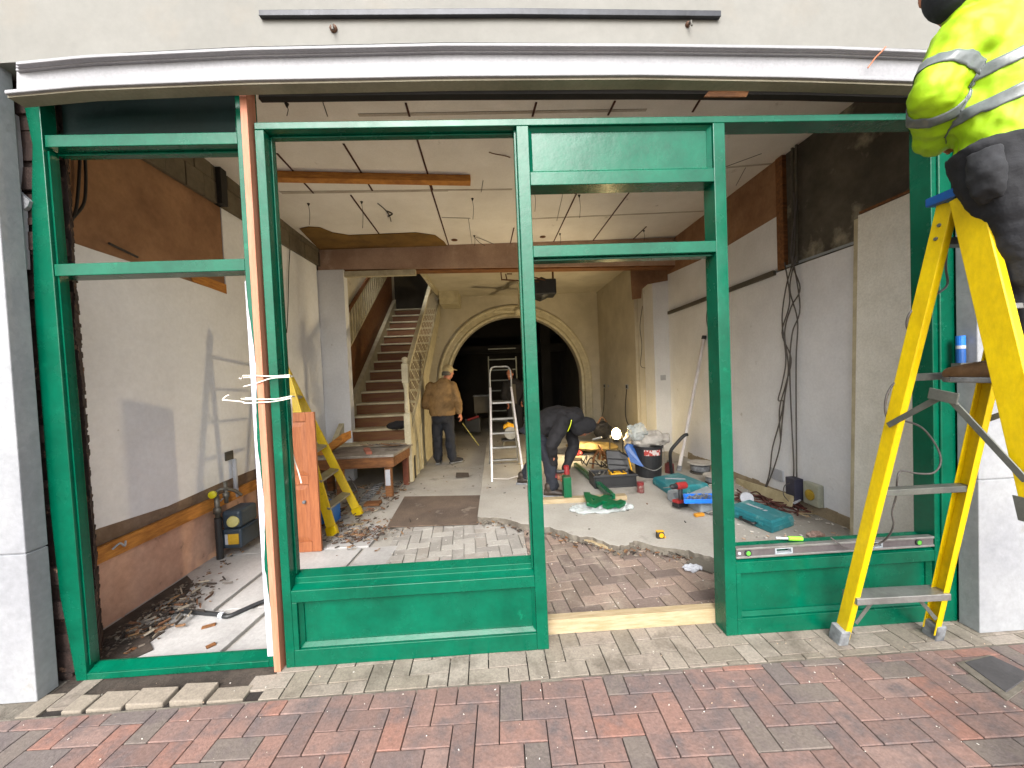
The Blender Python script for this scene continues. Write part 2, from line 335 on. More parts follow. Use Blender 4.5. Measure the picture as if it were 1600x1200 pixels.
# interior block paving (dusty grey at the left, brown in the doorway)
mb = herring(lambda x, y: True, [(-1, 0, 1.02-.0), (1, 0, .20), (0, -1, -2.25), (0, 1, 3.86)], -1.02, .2, 2.25, 3.86, R(5), .2, .0035, -.03, -.002, (.05, .03))
mb.build('dusty_block_paving', M['greyblk'], bevel=.004, kind='structure')
slab_edge = [(-.25, 3.88), (.0, 3.80), (.22, 3.62), (.45, 3.52), (.62, 3.30), (.78, 3.24), (.90, 3.07), (1.03, 3.06), (1.10, 3.15), (1.28, 2.98), (1.45, 2.90), (1.60, 2.76), (1.85, 2.66), (2.2, 2.5), (2.6, 2.4), (3.0, 2.3)]
def slab_y(x):
    for (a, b), (c, d) in zip(slab_edge, slab_edge[1:]):
        if a <= x <= c: return b+(d-b)*(x-a)/(c-a)
    return 9
mb = herring(lambda x, y: y < slab_y(x)+.12, [(-1, 0, -.204), (1, 0, 2.5), (0, -1, -2.25)], .2, 2.5, 2.25, 3.9, R(6), .2, .0035, -.03, -.002, (.05, .03))
mb.build('brown_block_paving', M['brownblk'], bevel=.004, kind='structure')
# raised concrete slab with a broken front edge
pts = []
for (a, b), (c, d) in zip(slab_edge, slab_edge[1:]):
    for k in range(6):
        t_ = k/6; pts.append((a+(c-a)*t_+random.uniform(-.008, .008), b+(d-b)*t_+random.uniform(-.018, .018)))
pts += [(3.0, 2.3), (3.0, 9.3), (-.25, 9.3)]
MB().prism([(x, y, -.02) for x, y in pts], (0, 0, .078)).build('concrete_slab', M['conc'], bevel=.005, kind='structure')
_sl = bpy.data.objects['concrete_slab'].data; _sl.materials.append(M['concedge'])
for p in _sl.polygons:
    if abs(p.normal.z) < .5: p.material_index = 1
MB().prism([(-2.5, 4.32, -.02), (-1.0, 3.88, -.02), (-.25, 3.88, -.02), (-.25, 9.3, -.02), (-2.5, 9.3, -.02)], (0, 0, .03)).build('rear_concrete_floor', M['conc'], kind='structure')
# saw cut along the slab
MB().curve([pz(1065, 783, .0585), pz(1090, 800, .0585), pz(1130, 826, .0585), pz(1150, 838, .0585), pz(1260, 905, .0585)][:], .0035, 3, 4).build('saw_cut', M['dirt'], kind='structure') if False else None
# ============================================================= BUILDING SHELL
B = thing('shop_building', 'white painted old shop front with grey rendered wall above and gutted room behind', 'shop', (0, 2.0, 0))
XL, XR = -2.53, 2.96
def interp(tr, x):
    if x <= tr[0][0]: return tr[0][1]
    for (a, b), (c, d) in zip(tr, tr[1:]):
        if x <= c: return b+(d-b)*(x-a)/(c-a)
    return tr[-1][1]
def strip(lo, hi, yf, yb, x0, x1, n=40, yhi=None):          # band between two traced edges, given real thickness
    mb = MB(); xs = [x0+(x1-x0)*i/n for i in range(n+1)]; vs = []
    for x in xs:
        a = py(x, interp(lo, x), yf); b = py(x, interp(hi, x), yhi or yf)
        vs += [(a.x, yf, a.z), (b.x, yhi or yf, b.z), (b.x, yb, b.z), (a.x, yb, a.z)]
    fs = [[4*i+j, 4*i+(j+1) % 4, 4*i+4+(j+1) % 4, 4*i+4+j] for i in range(n) for j in range(4)]
    mb.add(vs, fs+[[0, 1, 2, 3][::-1], [4*n+j for j in range(4)]]); return mb
E1 = [(-150, 166), (8, 153), (130, 142), (380, 132), (700, 126), (1000, 124), (1250, 128), (1430, 134), (1600, 142), (1800, 152)]
FB = [(-150, 158), (30, 141), (130, 133), (380, 123), (700, 116), (1000, 114), (1300, 118), (1430, 123), (1600, 130), (1800, 140)]
CB = [(-150, 128), (30, 110), (130, 100), (380, 88), (700, 81), (1000, 82), (1300, 86), (1430, 91), (1600, 98), (1800, 108)]
CT = [(-150, 108), (25, 97), (200, 82), (380, 73), (700, 66), (1000, 68), (1300, 72), (1440, 77), (1600, 84), (1800, 94)]
sh = lambda tr, d: [(a, b+d) for a, b in tr]
strip(sh(E1, 0), sh(E1, -8), 1.92, 1.988, 12, 1760, 60).build('drip_ledge', M['ledge'], B)
strip(sh(E1, -7), sh(E1, -13), 1.905, 1.96, 6, 1766, 60).build('ledge_nosing', M['fascia'], B, bevel=.004)
strip(sh(FB, 3), CB, 1.965, 1.989, 26, 1760, 60).build('fascia_board', M['fascia'], B)
for k, (d0, d1, yf) in enumerate([(0, -4.5, 1.950), (-5.2, -9, 1.938), (-9.6, -14.5, 1.924)]):
    strip(sh(CB, d0), sh(CB, d1), yf, 1.97, 24, 1764, 60).build('cornice_bead', M['fascia'], B, bevel=.003)
p0 = strip(CT, [(-400, -400), (2000, -400)], 1.955, 2.25, -60, 1900, 60); p0.build('upper_wall', M['render'], B)
MB().box(-6.5, 6.5, 1.96, 2.3, 4.1, 6.5).build('upper_wall', M['render'], B)
# pillars
def pillar(x0, x1, y0, y1, z1, seam, m):
    p = MB(); p.box(x0, x1, y0, y1, 0, seam-.003); p.box(x0, x1, y0, y1, seam+.003, z1); p.box(x0+.006, x1-.006, y0+.006, y1-.004, seam-.004, seam+.004)
    return p.build('pillar', m, B, bevel=.006)
pillar(-3.0, -2.295, 1.925, 2.02, 3.235, .73, M['stone'])
pillar(2.535, 2.80, 1.915, 2.01, 2.91, .83, M['stone'])
MB().box(-3.0, -2.36, 1.92, 1.954, 3.31, 4.0).build('pillar_capital', M['ledge'], B, bevel=.01)
for k in range(3): MB().box(-3.0, -2.34+.006*k, 1.91-.006*k, 1.953, 3.238+.022*k, 3.258+.022*k).build('capital_moulding', M['fascia'], B, bevel=.003)
MB().box(2.581, 2.80, 2.012, 2.12, 0, 3.0).build('brick_return', M['masonry'], B, noise=.004, nscale=15)
# the jagged white stone lip half way down the left pillar
mb = MB()
pl = [(22, 180), (26, 240), (28, 262), (25, 300), (46, 315), (44, 323), (25, 318), (38, 330), (32, 420), (10, 420), (8, 160)]
MB().prism([py(a, b, 2.03) for a, b in [(22, 178), (27, 230), (29, 262), (26, 296), (46, 314), (43, 322), (36, 328), (40, 420), (10, 420), (10, 170)]], (0, .02, 0)).build('chipped_render_edge', M['stone'], B)
# raw masonry between left pillar and frame
mb = MB()
z = 0
while z < 3.09:
    dz_ = random.choice((.02, .035, .06, .09)); mb.box(-2.50, -2.232-random.uniform(0, .03), 2.045+random.uniform(0, .03), 2.16, z, z+dz_-.0004); z += dz_
mb.build('raw_masonry_reveal', M['masonry'], B)
mb = MB(); z = 0; w_ = .045
while z < 3.1:
    dz_ = random.uniform(.008, .03); w_ = min(.06, max(.03, w_+random.uniform(-.006, .006)))
    mb.prism([(-2.51, 2.161, z), (-2.19-w_, 2.162, z), (-2.39+random.uniform(-.006, .006), 2.34, z), (-2.51, 2.34, z)], (0, 0, dz_-.0003)); z += dz_
mb.build('raw_masonry_jamb', M['masonry'], B)
# lintel
MB().box(-2.6, 2.6, 1.995, 2.12, 3.10, 3.6).build('lintel_casing', M['dark'], B)
LT = [(380, 151), (700, 147), (1000, 146), (1250, 148), (1430, 153), (1600, 160), (1800, 170)]
strip(LT, sh(LT, -30), 2.045, 2.085, 404, 1500, 50).build('lintel', M['dark'], B)
strip(sh(LT, 3.5), sh(LT, -15), 2.088, 2.118, 404, 1500, 70).build('lintel_edge', mat('dark_red_timber', '3c1813', '24100d', rough=.8, scale=9), B)
MB().prism([py(a, b, 2.035) for a, b in [(1108, 142), (1172, 140), (1166, 151), (1100, 151)]], (0, .009, 0)).build('timber_packer', M['oldwood'], B)
# ceiling
def cz(x, y):
    t_ = (x-XL)/(XR-XL); u_ = min(max((y-2)/3.8, 0), 1); return (1-t_)*(3.58-.15*u_)+t_*3.565
def pc(x, y, d=0):
    z = 3.56
    for _ in range(6): p = pz(x, y, z); z = cz(p.x, p.y)-d
    return Vector((p.x, p.y, z))
mb = MB(); n = 12; vs = []
for j in range(n+1):
    for i in range(n+1):
        x = XL-.1+(XR-XL+.2)*i/n; y = 2.2+3.95*j/n; vs.append((x, y, cz(x, y)))
vs += [(v[0], v[1], v[2]+.1) for v in vs]; K = (n+1)**2
fs = [[j*(n+1)+i, (j+1)*(n+1)+i, (j+1)*(n+1)+i+1, j*(n+1)+i+1] for j in range(n) for i in range(n)]
mb.add(vs, fs+[[K+a for a in f][::-1] for f in fs]); mb.build('ceiling', M['ceil'], B)
# taped board joints (slightly proud) and the open dark red gaps between boards
mb = MB()
for a, b in [((437, 300), (800, 296)), ((440, 302), (700, 298)), ((830, 342), (1100, 330)), ((840, 262), (1100, 250)), ((560, 180), (1010, 172)), ((1135, 262), (1240, 253))]:
    mb.bar(pc(*a, .002), pc(*b, .002), .03, .003)
mb.build('board_joint', mat('joint_filler', 'b5afa6', 'a39b90', rough=.9), B)
SEAM = [((433, 240), (490, 302)), ((537, 225), (582, 298)), ((548, 305), (592, 365)), ((650, 212), (676, 297)), ((672, 290), (702, 386)), ((634, 161), (640, 182)),
        ((838, 160), (832, 182)), ((961, 158), (950, 180)), ((902, 300), (861, 386)), ((985, 298), (925, 378)), ((1093, 157), (1082, 175)), ((1010, 354), (985, 378)), ((803, 356), (796, 386))]
for a, b in SEAM: MB().bar(pc(*a, .004), pc(*b, .004), .016, .006).build('open_board_gap', mat('gap_timber', '4a2014', '331510', rough=.8, scale=14), B)
mb = MB()
for a, b in [((504, 158), (512, 182)), ((1165, 262), (1150, 290)), ((850, 212), (846, 232)), ((880, 300), (870, 345)), ((755, 282), (752, 300)), ((690, 340), (735, 341)), ((732, 342), (738, 385)), ((1190, 240), (1130, 262))]:
    mb.bar(pc(*a, .003), pc(*b, .003), .0045, .004)
mb.build('ceiling_crack', M['dcable'], B)
# torn patch exposing yellow-brown backing near the beam
MB().prism([pc(a, b, .012) for a, b in [(468, 358), (482, 355), (500, 356), (520, 364), (545, 368), (600, 366), (650, 364), (680, 368), (694, 378), (701, 388), (600, 389), (500, 391)]], (0, 0, .008)).build('torn_ceiling_patch', mat('exposed_backing', '7a5c28', '5e451c', rough=.9, scale=4), B)
for a, b in [(710, 375), (848, 370)]:
    c = pc(a, b, .004); MB().lathe([(.045, 0), (.045, .004), (.03, .006)], (c.x, c.y, c.z-.004), 16).build('ceiling_socket', M['rust'], B)
# left wall: layered, from the floor up
def wallL(name, poly, m, x=XL, th=.12): return MB().prism([(x, y, z) for y, z in poly], (-th, 0, 0)).build(name, m, B)
wallL('left_wall_base', [(2.05, -.02), (5.75, -.02), (5.75, .46), (2.05, .46)], M['pinkplaster'])
wallL('left_wall_channel', [(2.05, .462), (5.75, .462), (5.75, .68), (2.05, .68)], mat('channel_plaster', '8d7a68', '6e5c4c', rough=.95, scale=6, bump=.8, bscale=18, c3='4a3c32', c3thr=(.6, .7), c3scale=9), XL-.012)
def lw(a, b): p = px(a, b, XL); return (p.y, p.z)
wallL('left_wall_board', [(2.22, .63), (2.5, .635), (3.0, .60), (3.6, .62), (5.75, .62), (5.75, 3.2), (3.80, 3.2), (3.80, 2.375), (3.2, 2.39), (2.6, 2.40), (2.28, 2.41), (2.26, 2.0), (2.27, 1.2)], M['whiteB'], XL, .01)
wallL('left_wall_upper', [(2.05, .681), (5.75, .681), (5.75, 3.6), (2.05, 3.6)], M['brown'], XL-.011)
MB().prism([(XL+.004, 3.4, 2.39), (XL+.004, 3.80, 2.37), (XL+.004, 3.80, 2.46), (XL+.004, 3.35, 2.47)], (-.01, 0, 0)).build('loose_lath', M['orangewood'], B)
# blockwork bulkhead above the left wall
mb = MB()
for k in range(18):
    y = 2.35+k*.20
    for j in range(2): mb.box(XL, XL+.03+random.uniform(0, .012), y+.1*j, y+.1*j+.195, 3.18+.2*j, 3.375+.2*j)
mb.build('bulkhead', M['block'], B, bevel=.004)
MB().box(XL, XL+.08, 3.70, 3.78, 3.18, 3.56).build('bulkhead_bracket', M['dark'], B)
# right wall
def wallR(name, poly, m, x=XR, th=.12): return MB().prism([(x, y, z) for y, z in poly], (th, 0, 0)).build(name, m, B)
wallR('right_wall_board', [(2.0, -.02), (6.4, -.02), (6.4, 2.44), (2.0, 2.42)], M['white'])
wallR('right_wall_upper_board', [(3.86, 2.445), (6.4, 2.445), (6.4, 3.6), (3.86, 3.6)], M['white'], XR+.004)
wallR('right_wall_masonry', [(2.0, 2.425), (3.76, 2.442), (3.76, 3.6), (2.0, 3.6)], M['darkplaster'], XR+.02)
MB().box(XR-.02, XR+.03, 3.765, 3.855, 2.44, 3.56).build('timber_upright', M['oldwood'], B)
def rw(a, b, X=XR): p = px(a, b, X); return (X, p.y, p.z)
MB().prism([(XR-.002, 3.86, 3.00), (XR-.002, 5.0, 2.97), (XR-.002, 6.4, 3.05), (XR-.002, 6.4, 3.57), (XR-.002, 3.86, 3.57)], (.02, 0, 0)).build('brown_plaster_band', M['brown'], B)
mb = MB(); mb.bar((XR-.02, 3.9, 2.43), (XR-.02, 6.35, 2.40), .035, .05); mb.build('wall_ledge', M['darkgrey'], B)
mb = MB(); mb.bar((XR-.004, 2.05, 2.43), (XR-.004, 3.9, 2.455), .012, .02); mb.build('board_top_edge', M['greyp'], B)
for k in range(2): MB().tube([(XR-.02, 3.60+.05*k, 2.44), (XR-.02, 3.58+.05*k, 3.55)], .012, 8).build('conduit', M['darkgrey'], B)
mb = MB()
for k in range(30):
    y = 2.1+k*.125; mb.prism([(XR-.012-random.uniform(0, .01), y, .055), (XR, y, .055), (XR, y, .15+random.uniform(-.02, .015)), (XR-.006, y, .15+random.uniform(-.02, .01))], (0, .1245, 0))
mb.build('broken_skirting', mat('beige_skirting', '9d8f76', '857862', rough=.9, scale=5, bump=.6), B)
# pier where the room narrows, rear right wall
MB().box(2.70, 3.08, 6.40, 6.82, -.02, 3.6).build('pier', M['white'], B)
MB().box(2.55, 2.67, 6.86, 9.6, -.02, 3.5).build('rear_right_wall', M['backwall'], B)
MB().box(2.60, 3.0, 6.825, 6.858, -.02, 3.5).build('pier_return', M['backwall'], B)
MB().prism([py(a, b, 6.39) for a, b in [(985, 415), (1043, 396), (1045, 438), (1012, 444), (1003, 452), (1002, 466), (988, 468), (986, 440)]], (0, .01, 0)).build('torn_plaster', M['brown'], B)
# beam across, slightly skew
def beam(z0, z1, y0L, y0R, th, name, m):
    return MB().prism([(XL+.0, y0L, z0), (XR+.0, y0R, z0), (XR, y0R+th, z0), (XL, y0L+th, z0)], (0, 0, z1-z0)).build(name, m, B)
beam(3.13, 3.60, 5.78, 6.10, .22, 'ceiling_beam', mat('pinkish_brown_beam', 'c4a68e', 'a98b76', rough=.85, scale=2.5, c3='d0b8a2', c3thr=(.6, .75)))
beam(3.105, 3.129, 5.80, 6.12, .19, 'beam_underside_board', M['oldwood'])
# left pier, casing and stairwell wall
MB().box(-2.62, -2.16, 5.76, 5.90, -.02, 3.12).build('stair_pier', M['whiteB'], B)
MB().box(-2.16, -1.12, 5.79, 5.86, 3.02, 3.10).build('stairwell_casing', M['cream'], B)
MB().prism([(-2.36, 5.91, -.02), (-2.46, 5.91, -.02), (-2.46, 9.6, -.02), (-2.36, 9.6, -.02)], (0, 0, 5)).build('stairwell_side_wall', M['backwall'], B)
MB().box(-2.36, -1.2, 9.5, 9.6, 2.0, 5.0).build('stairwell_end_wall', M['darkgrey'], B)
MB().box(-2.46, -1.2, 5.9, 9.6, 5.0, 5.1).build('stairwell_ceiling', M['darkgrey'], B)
MB().box(-1.24, -1.17, 6.02, 9.3, 3.38, 5.0).build('stairwell_inner_wall', M['backwall'], B)
# rear ceiling with stairwell edge
MB().box(-1.165, 2.95, 6.02, 9.4, 3.38, 3.48).build('rear_ceiling', M['backwall'], B)
MB().box(-1.24, -1.18, 6.05, 9.2, 3.30, 3.379).build('stairwell_edge_trim', M['cream'], B)
MB().box(-1.17, -.75, 8.6, 9.28, 3.10, 3.379).build('boxed_bulkhead', M['cream'], B)
for a, b, c in [(-1.05, -.65, 'dark'), (-.62, -.25, 'rust'), (1.4, 1.75, 'rust')]:
    MB().box(a, b, 6.3, 6.6, 3.36, 3.379).build('ceiling_opening', M['dark'] if c == 'dark' else M['orangewood'], B)
MB().box(-1.1, 2.5, 6.62, 6.64, 3.37, 3.379).build('ceiling_joint', M['dark'], B)
# arch wall
ac = py(806, 598, 9.3); RI = 105/600*9.3*.985
def archwall():
    mb = MB(); n = 36; y0, y1 = 9.3, 9.55; ins = []; out = []
    x0, x1, zt = -1.6, 2.56, 3.5
    ins.append((ac.x-RI, 0)); out.append((x0, 0))
    for i in range(n+1):
        a = math.pi-math.pi*i/n; ins.append((ac.x+RI*math.cos(a), ac.z+RI*math.sin(a)))
        cx_, sz_ = math.cos(a), math.sin(a)
        tx = ((x1 if cx_ > 0 else x0)-ac.x)/cx_ if abs(cx_) > 1e-6 else 1e9; tz = (zt-ac.z)/sz_ if sz_ > 1e-6 else 1e9
        t_ = min(tx, tz); out.append((ac.x+cx_*t_, ac.z+sz_*t_))
    ins.append((ac.x+RI, 0)); out.append((x1, 0)); k = len(ins)
    vs = [(x, y0, z) for x, z in ins]+[(x, y0, z) for x, z in out]+[(x, y1, z) for x, z in ins]+[(x, y1, z) for x, z in out]
    fs = []
    for i in range(k-1):
        fs += [[i, i+1, k+i+1, k+i], [2*k+i, 3*k+i, 3*k+i+1, 2*k+i+1], [i, 2*k+i, 2*k+i+1, i+1]]
    mb.add(vs, fs); mb.box(x0, ac.x, y0+.001, y1-.001, zt, zt+.1) if False else None
    return mb
archwall().build('arch_wall', M['backwall'], B)
mb = MB(); n = 40; prof = [(0, 0), (0, -.05), (.05, -.065), (.09, -.04), (.20, -.04), (.23, -.055), (.26, -.05), (.26, 0)]
path = [(ac.x-RI, .0, -1, 0)]+[(ac.x+RI*math.cos(math.pi-math.pi*i/n), ac.z+RI*math.sin(math.pi*i/n), math.cos(math.pi-math.pi*i/n), math.sin(math.pi*i/n)) for i in range(n+1)]+[(ac.x+RI, .0, 1, 0)]
vs = [(x+nx*r, 9.3+d, z+nz_*r) for x, z, nx, nz_ in path for r, d in prof]; K = len(prof)
mb.add(vs, [[i*K+j, i*K+j+1, (i+1)*K+j+1, (i+1)*K+j] for i in range(len(path)-1) for j in range(K-1)])
mb.build('arch_trim', M['cream'], B, smooth=False)
# dark room behind the arch
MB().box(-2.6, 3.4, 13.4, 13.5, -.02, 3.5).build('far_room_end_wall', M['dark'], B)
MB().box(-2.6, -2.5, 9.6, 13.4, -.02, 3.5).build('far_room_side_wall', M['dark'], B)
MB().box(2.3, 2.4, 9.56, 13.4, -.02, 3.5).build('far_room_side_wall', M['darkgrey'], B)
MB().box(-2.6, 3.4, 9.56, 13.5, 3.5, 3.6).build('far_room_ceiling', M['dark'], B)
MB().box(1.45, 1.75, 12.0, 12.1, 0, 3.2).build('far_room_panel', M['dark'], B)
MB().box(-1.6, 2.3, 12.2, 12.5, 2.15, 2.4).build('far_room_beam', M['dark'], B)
# outer shell so that no light leaks in
mb = MB()
mb.box(-3.1, XL-.14, 2.05, 9.6, -.1, 5.2); mb.box(XR+.16, 3.6, 2.05, 13.6, -.1, 5.2); mb.box(-3.1, 3.6, 2.35, 6.1, 3.75, 3.95); mb.box(-1.1, 3.6, 6.0, 13.6, 3.65, 3.85); mb.box(-3.1, -2.61, 9.6, 13.6, -.1, 3.9)
mb.box(-2.7, -2.48, 5.92, 9.6, 3.2, 5.2); mb.box(-2.7, -1.2, 9.61, 9.75, -.1, 5.2)
mb.build('rear_block', M['render'], B)
MB().box(-6.5, -3.0, 2.03, 2.3, 0, 4.1).build('side_facade', M['render'], B); MB().box(2.81, 6.5, 2.03, 2.3, 0, 4.1).build('side_facade', M['render'], B)
for (a, b) in [((405, 17), (1127, 17)), ]:
    t0 = py(405, 18, 1.94); t1 = py(1127, 18, 1.94)
    tag(MB().prism([py(404, 15, 1.93), py(404, 24, 1.93), py(800, 22, 1.93), py(1127, 25, 1.93), py(1127, 16, 1.93), py(800, 12, 1.93)], (0, .022, 0)).build('metal_channel', mat('dark_channel', '34353a', '26272b', rough=.4, metal=.4), bevel=.002),
        'long thin dark metal channel fixed across the rendered wall above the shop', 'metal channel')
for a, b, r in ((519, 40, .018), (1077, 34, .012)):
    c = py(a, b, 1.935); t = thing('wall_bolt', 'larger rusty bolt with a drooping pin in the grey rendered wall' if a < 600 else 'smaller rusty bolt in the grey rendered wall, right of the middle', 'bolt', (c.x, 1.955, c.z), 'bolts in the rendered wall')
    MB().lathe([(r, 0), (r, .01), (r*.7, .016)], (c.x, 1.955, c.z), 12, (0, -1, 0)).build('plate', M['rust'], t)
    MB().tube([(c.x, 1.945, c.z), (c.x+.004, 1.925, c.z-.005), (c.x+.006, 1.922, c.z-.03)], .005).build('pin', M['brass'], t)
# red cable stub hanging over the fascia
tag(MB().curve([py(a, b, 1.915) for a, b in [(1356, 106), (1362, 98), (1368, 90), (1378, 80), (1384, 73)]], .003).build('cable_stub', mat('orange_wire', 'b8623a', None, rough=.6)), 'short frayed orange cable hanging over the white cornice near the worker', 'cable')
# ============================================================= GREEN FRAMES
G = M['green']
def frame_bar(name, x0, x1, z0, z1, par, yf=2.03, d=.11, m=None, bev=.003): return MB().box(x0, x1, yf, yf+d, z0, z1).build(name, m or G, par, bevel=bev)
F1 = thing('shopfront_frame', 'large dark green timber shopfront frame with a doorway between its two window openings', 'shopfront frame', (.7, 2.08, 0))
frame_bar('jamb', -1.165, -1.120, 0, 2.785, F1)
frame_bar('glazing_bead', -1.1195, -1.111, .47, 2.784, F1, 2.085, .03)
frame_bar('head_rail', -1.165, 2.60, 2.787, 2.822, F1)
frame_bar('glazing_bead', -1.11, .149, 2.776, 2.786, F1, 2.085, .03)
frame_bar('door_post', .163, .226, .0, 2.786, F1)
frame_bar('glazing_bead', .150, .1625, .43, 2.786, F1, 2.06, .07)
frame_bar('door_post', 1.212, 1.276, .0, 2.786, F1)
frame_bar('jamb', 2.425, 2.572, 0, 2.786, F1)
MB().box(2.455, 2.54, 2.018, 2.031, 0.0, 2.786).build('jamb_moulding', G, F1, bevel=.005)
frame_bar('transom', .2265, 1.2115, 2.105, 2.165, F1)
frame_bar('transom_bead', .2265, 1.2115, 2.092, 2.1045, F1, 2.06, .06)
frame_bar('rail', .2265, 1.2115, 2.478, 2.548, F1)
MB().box(.2265, 1.2115, 2.065, 2.085, 2.549, 2.786).build('head_panel', G, F1)
def molding(par, x0, x1, z0, z1, y=2.045, t=.018):
    mb = MB()
    mb.prism([(x0, y, z0), (x0+t, y+.018, z0+t), (x0+t, y+.018, z1-t), (x0, y, z1)], (0, .02, 0)); mb.prism([(x1, y, z0), (x1-t, y+.018, z0+t), (x1-t, y+.018, z1-t), (x1, y, z1)], (0, .02, 0))
    mb.prism([(x0, y, z0), (x0+t, y+.018, z0+t), (x1-t, y+.018, z0+t), (x1, y, z0)], (0, .02, 0)); mb.prism([(x0, y, z1), (x0+t, y+.018, z1-t), (x1-t, y+.018, z1-t), (x1, y, z1)], (0, .02, 0))
    return mb.build('panel_moulding', G, par)
molding(F1, .2275, 1.2105, 2.5495, 2.785)
for x0, x1, zt in ((-1.1195, .1625, 0), (1.2765, 2.4245, 0)):
    frame_bar('bottom_rail', x0, x1, 0, .092, F1)
    frame_bar('sill_rail', x0, x1, .345, .408, F1)
    MB().prism([(x0, 2.035, .4085), (x0, 2.075, .425), (x0, 2.075, .455), (x0, 2.139, .47), (x0, 2.139, .4085)], (x1-x0, 0, 0)).build('sloped_sill', G, F1, bevel=.002)
    MB().box(x0+.0005, x1-.0005, 2.07, 2.088, .0925, .3445).build('lower_panel', G, F1)
frame_bar('stile', -1.1195, -1.093, .0925, .3445, F1); molding(F1, -1.0925, .1620, .0930, .344)
frame_bar('stile', 1.2765, 1.303, .0925, .3445, F1); molding(F1, 1.3035, 2.424, .0930, .344)
F2 = thing('window_frame', 'narrow dark green window frame beside the left white pillar, part coated in white primer', 'window frame', (-1.72, 2.09, 0))
MB().prism([(-2.185, 2.045, 0), (-2.208, 2.045, 3.09), (-2.302, 2.045, 3.09)]+[(py(a, b, 2.045).x, 2.045, max(0, py(a, b, 2.045).z)) for a, b in [(50, 225), (49, 330), (54, 495), (76, 780), (93, 930)]]+[(-2.238, 2.045, 0)], (0, .072, 0)).build('jamb', G, F2, bevel=.003)
MB().prism([(-2.1845, 2.062, .07), (-2.178, 2.062, .07), (-2.195, 2.062, 2.715), (-2.2045, 2.062, 2.715)], (0, .03, 0)).build('jamb_moulding', G, F2)
frame_bar('jamb', -1.262, -1.222, 0, 3.09, F2, 2.045, .12)
frame_bar('sill', -2.1845, -1.2625, .0, .035, F2, 2.045, .068)
MB().prism([(-2.1845, 2.05, .0355), (-2.1845, 2.10, .058), (-2.1845, 2.112, .058), (-2.1845, 2.112, .0355)], (.922, 0, 0)).build('sloped_sill', G, F2, bevel=.002)
frame_bar('transom', -2.195, -1.2625, 2.085, 2.146, F2, 2.045, .10)
frame_bar('head_rail', -2.195, -1.2625, 2.725, 2.785, F2, 2.045, .12)
frame_bar('glazing_bead', -2.195, -1.2625, 2.712, 2.7245, F2, 2.10, .03)
MB().box(-2.20, -1.2625, 2.14, 2.16, 2.786, 3.09).build('top_panel', mat('ledge_shade_green', '08221f', '061a15', rough=.6, scale=3, spec=.2), F2)  # near-black colour paints in the shade under the ledge
mb = MB()
for k in range(90):
    x = -2.19+k*.0102; hh = .035+.02*mnoise.noise(Vector((k*.21, 0, 0)))+random.uniform(-.006, .006)+(.10 if k > 84 else 0); mb.box(x, x+.0101, 2.137, 2.1395, 2.787, 2.787+hh)
mb.build('shade_end_strip', G, F2)  # ragged frame-green strip where the panel's painted-in shade stops
zz = [(.05+.03*k) for k in range(66)]
mb = MB(); vs = []; n = 68
for k in range(n+1):
    z = .06+(2.03-.06)*k/n; wv = .018+.008*math.sin(z*9)+random.uniform(-.002, .002)+(.006 if z < .5 else 0)
    if z > 1.8: wv *= max(.15, (2.03-z)/.23)
    vs += [(-1.2655, 2.043, z), (-1.2655+wv+.004, 2.043, z), (-1.2655, 2.150, z), (-1.2625, 2.150, z)]
fs = []
for k in range(n): fs += [[4*k, 4*k+1, 4*k+5, 4*k+4], [4*k, 4*k+4, 4*k+6, 4*k+2]]
mb.add(vs, fs); mb.build('primer_coat', M['primer'], F2)
tag(MB().box(-1.214, -1.180, 2.005, 2.08, 0, 3.09).build('timber_prop', M['brace'], bevel=.003), 'tall raw pinkish timber prop standing between the two green frames', 'timber prop')
tag(MB().box(.180, 1.26, 2.142, 2.20, 0.0, .084).build('threshold_board', M['pine'], bevel=.002), 'raw pale pine board laid as threshold across the empty doorway', 'timber board')
t = thing('wire_tie', 'thin white wire wound twice round the green jambs and the pink prop', 'wire', (-1.2, 2.0, 1.42))
Y0 = 2.0
mb = MB()
mb.curve([py(a, b, Y0) for a, b in [(380, 587), (400, 587), (425, 588), (452, 586)]], .0032)
mb.curve([py(a, b, Y0) for a, b in [(381, 604), (400, 599), (425, 591), (453, 589)]], .0032)
mb.curve([py(a, b, Y0) for a, b in [(383, 624), (410, 624), (435, 623), (455, 619)]], .0032)
mb.curve([py(a, b, Y0) for a, b in [(348, 625), (352, 620), (358, 617)]], .0032)
mb.curve([py(a, b, Y0) for a, b in [(348, 625), (362, 626), (380, 628), (383, 630), (405, 629), (430, 627), (455, 622)]], .0032)
mb.curve([py(452, 586, Y0), py(453, 589, 2.16), py(380, 590, 2.2), py(378, 592, 2.06), py(380, 587, Y0)], .0032)
mb.curve([py(455, 619, Y0), py(455, 620, 2.16), py(383, 622, 2.2), py(381, 624, 2.06), py(383, 624, Y0)], .0032)
mb.curve([py(455, 622, Y0+.1), py(456, 655, 2.16), py(455, 690, 2.16), py(459, 715, 2.16), py(466, 737, 2.14), py(471, 755, 2.12)], .0038)
mb.build('wire_loops', M['wtie'], t)
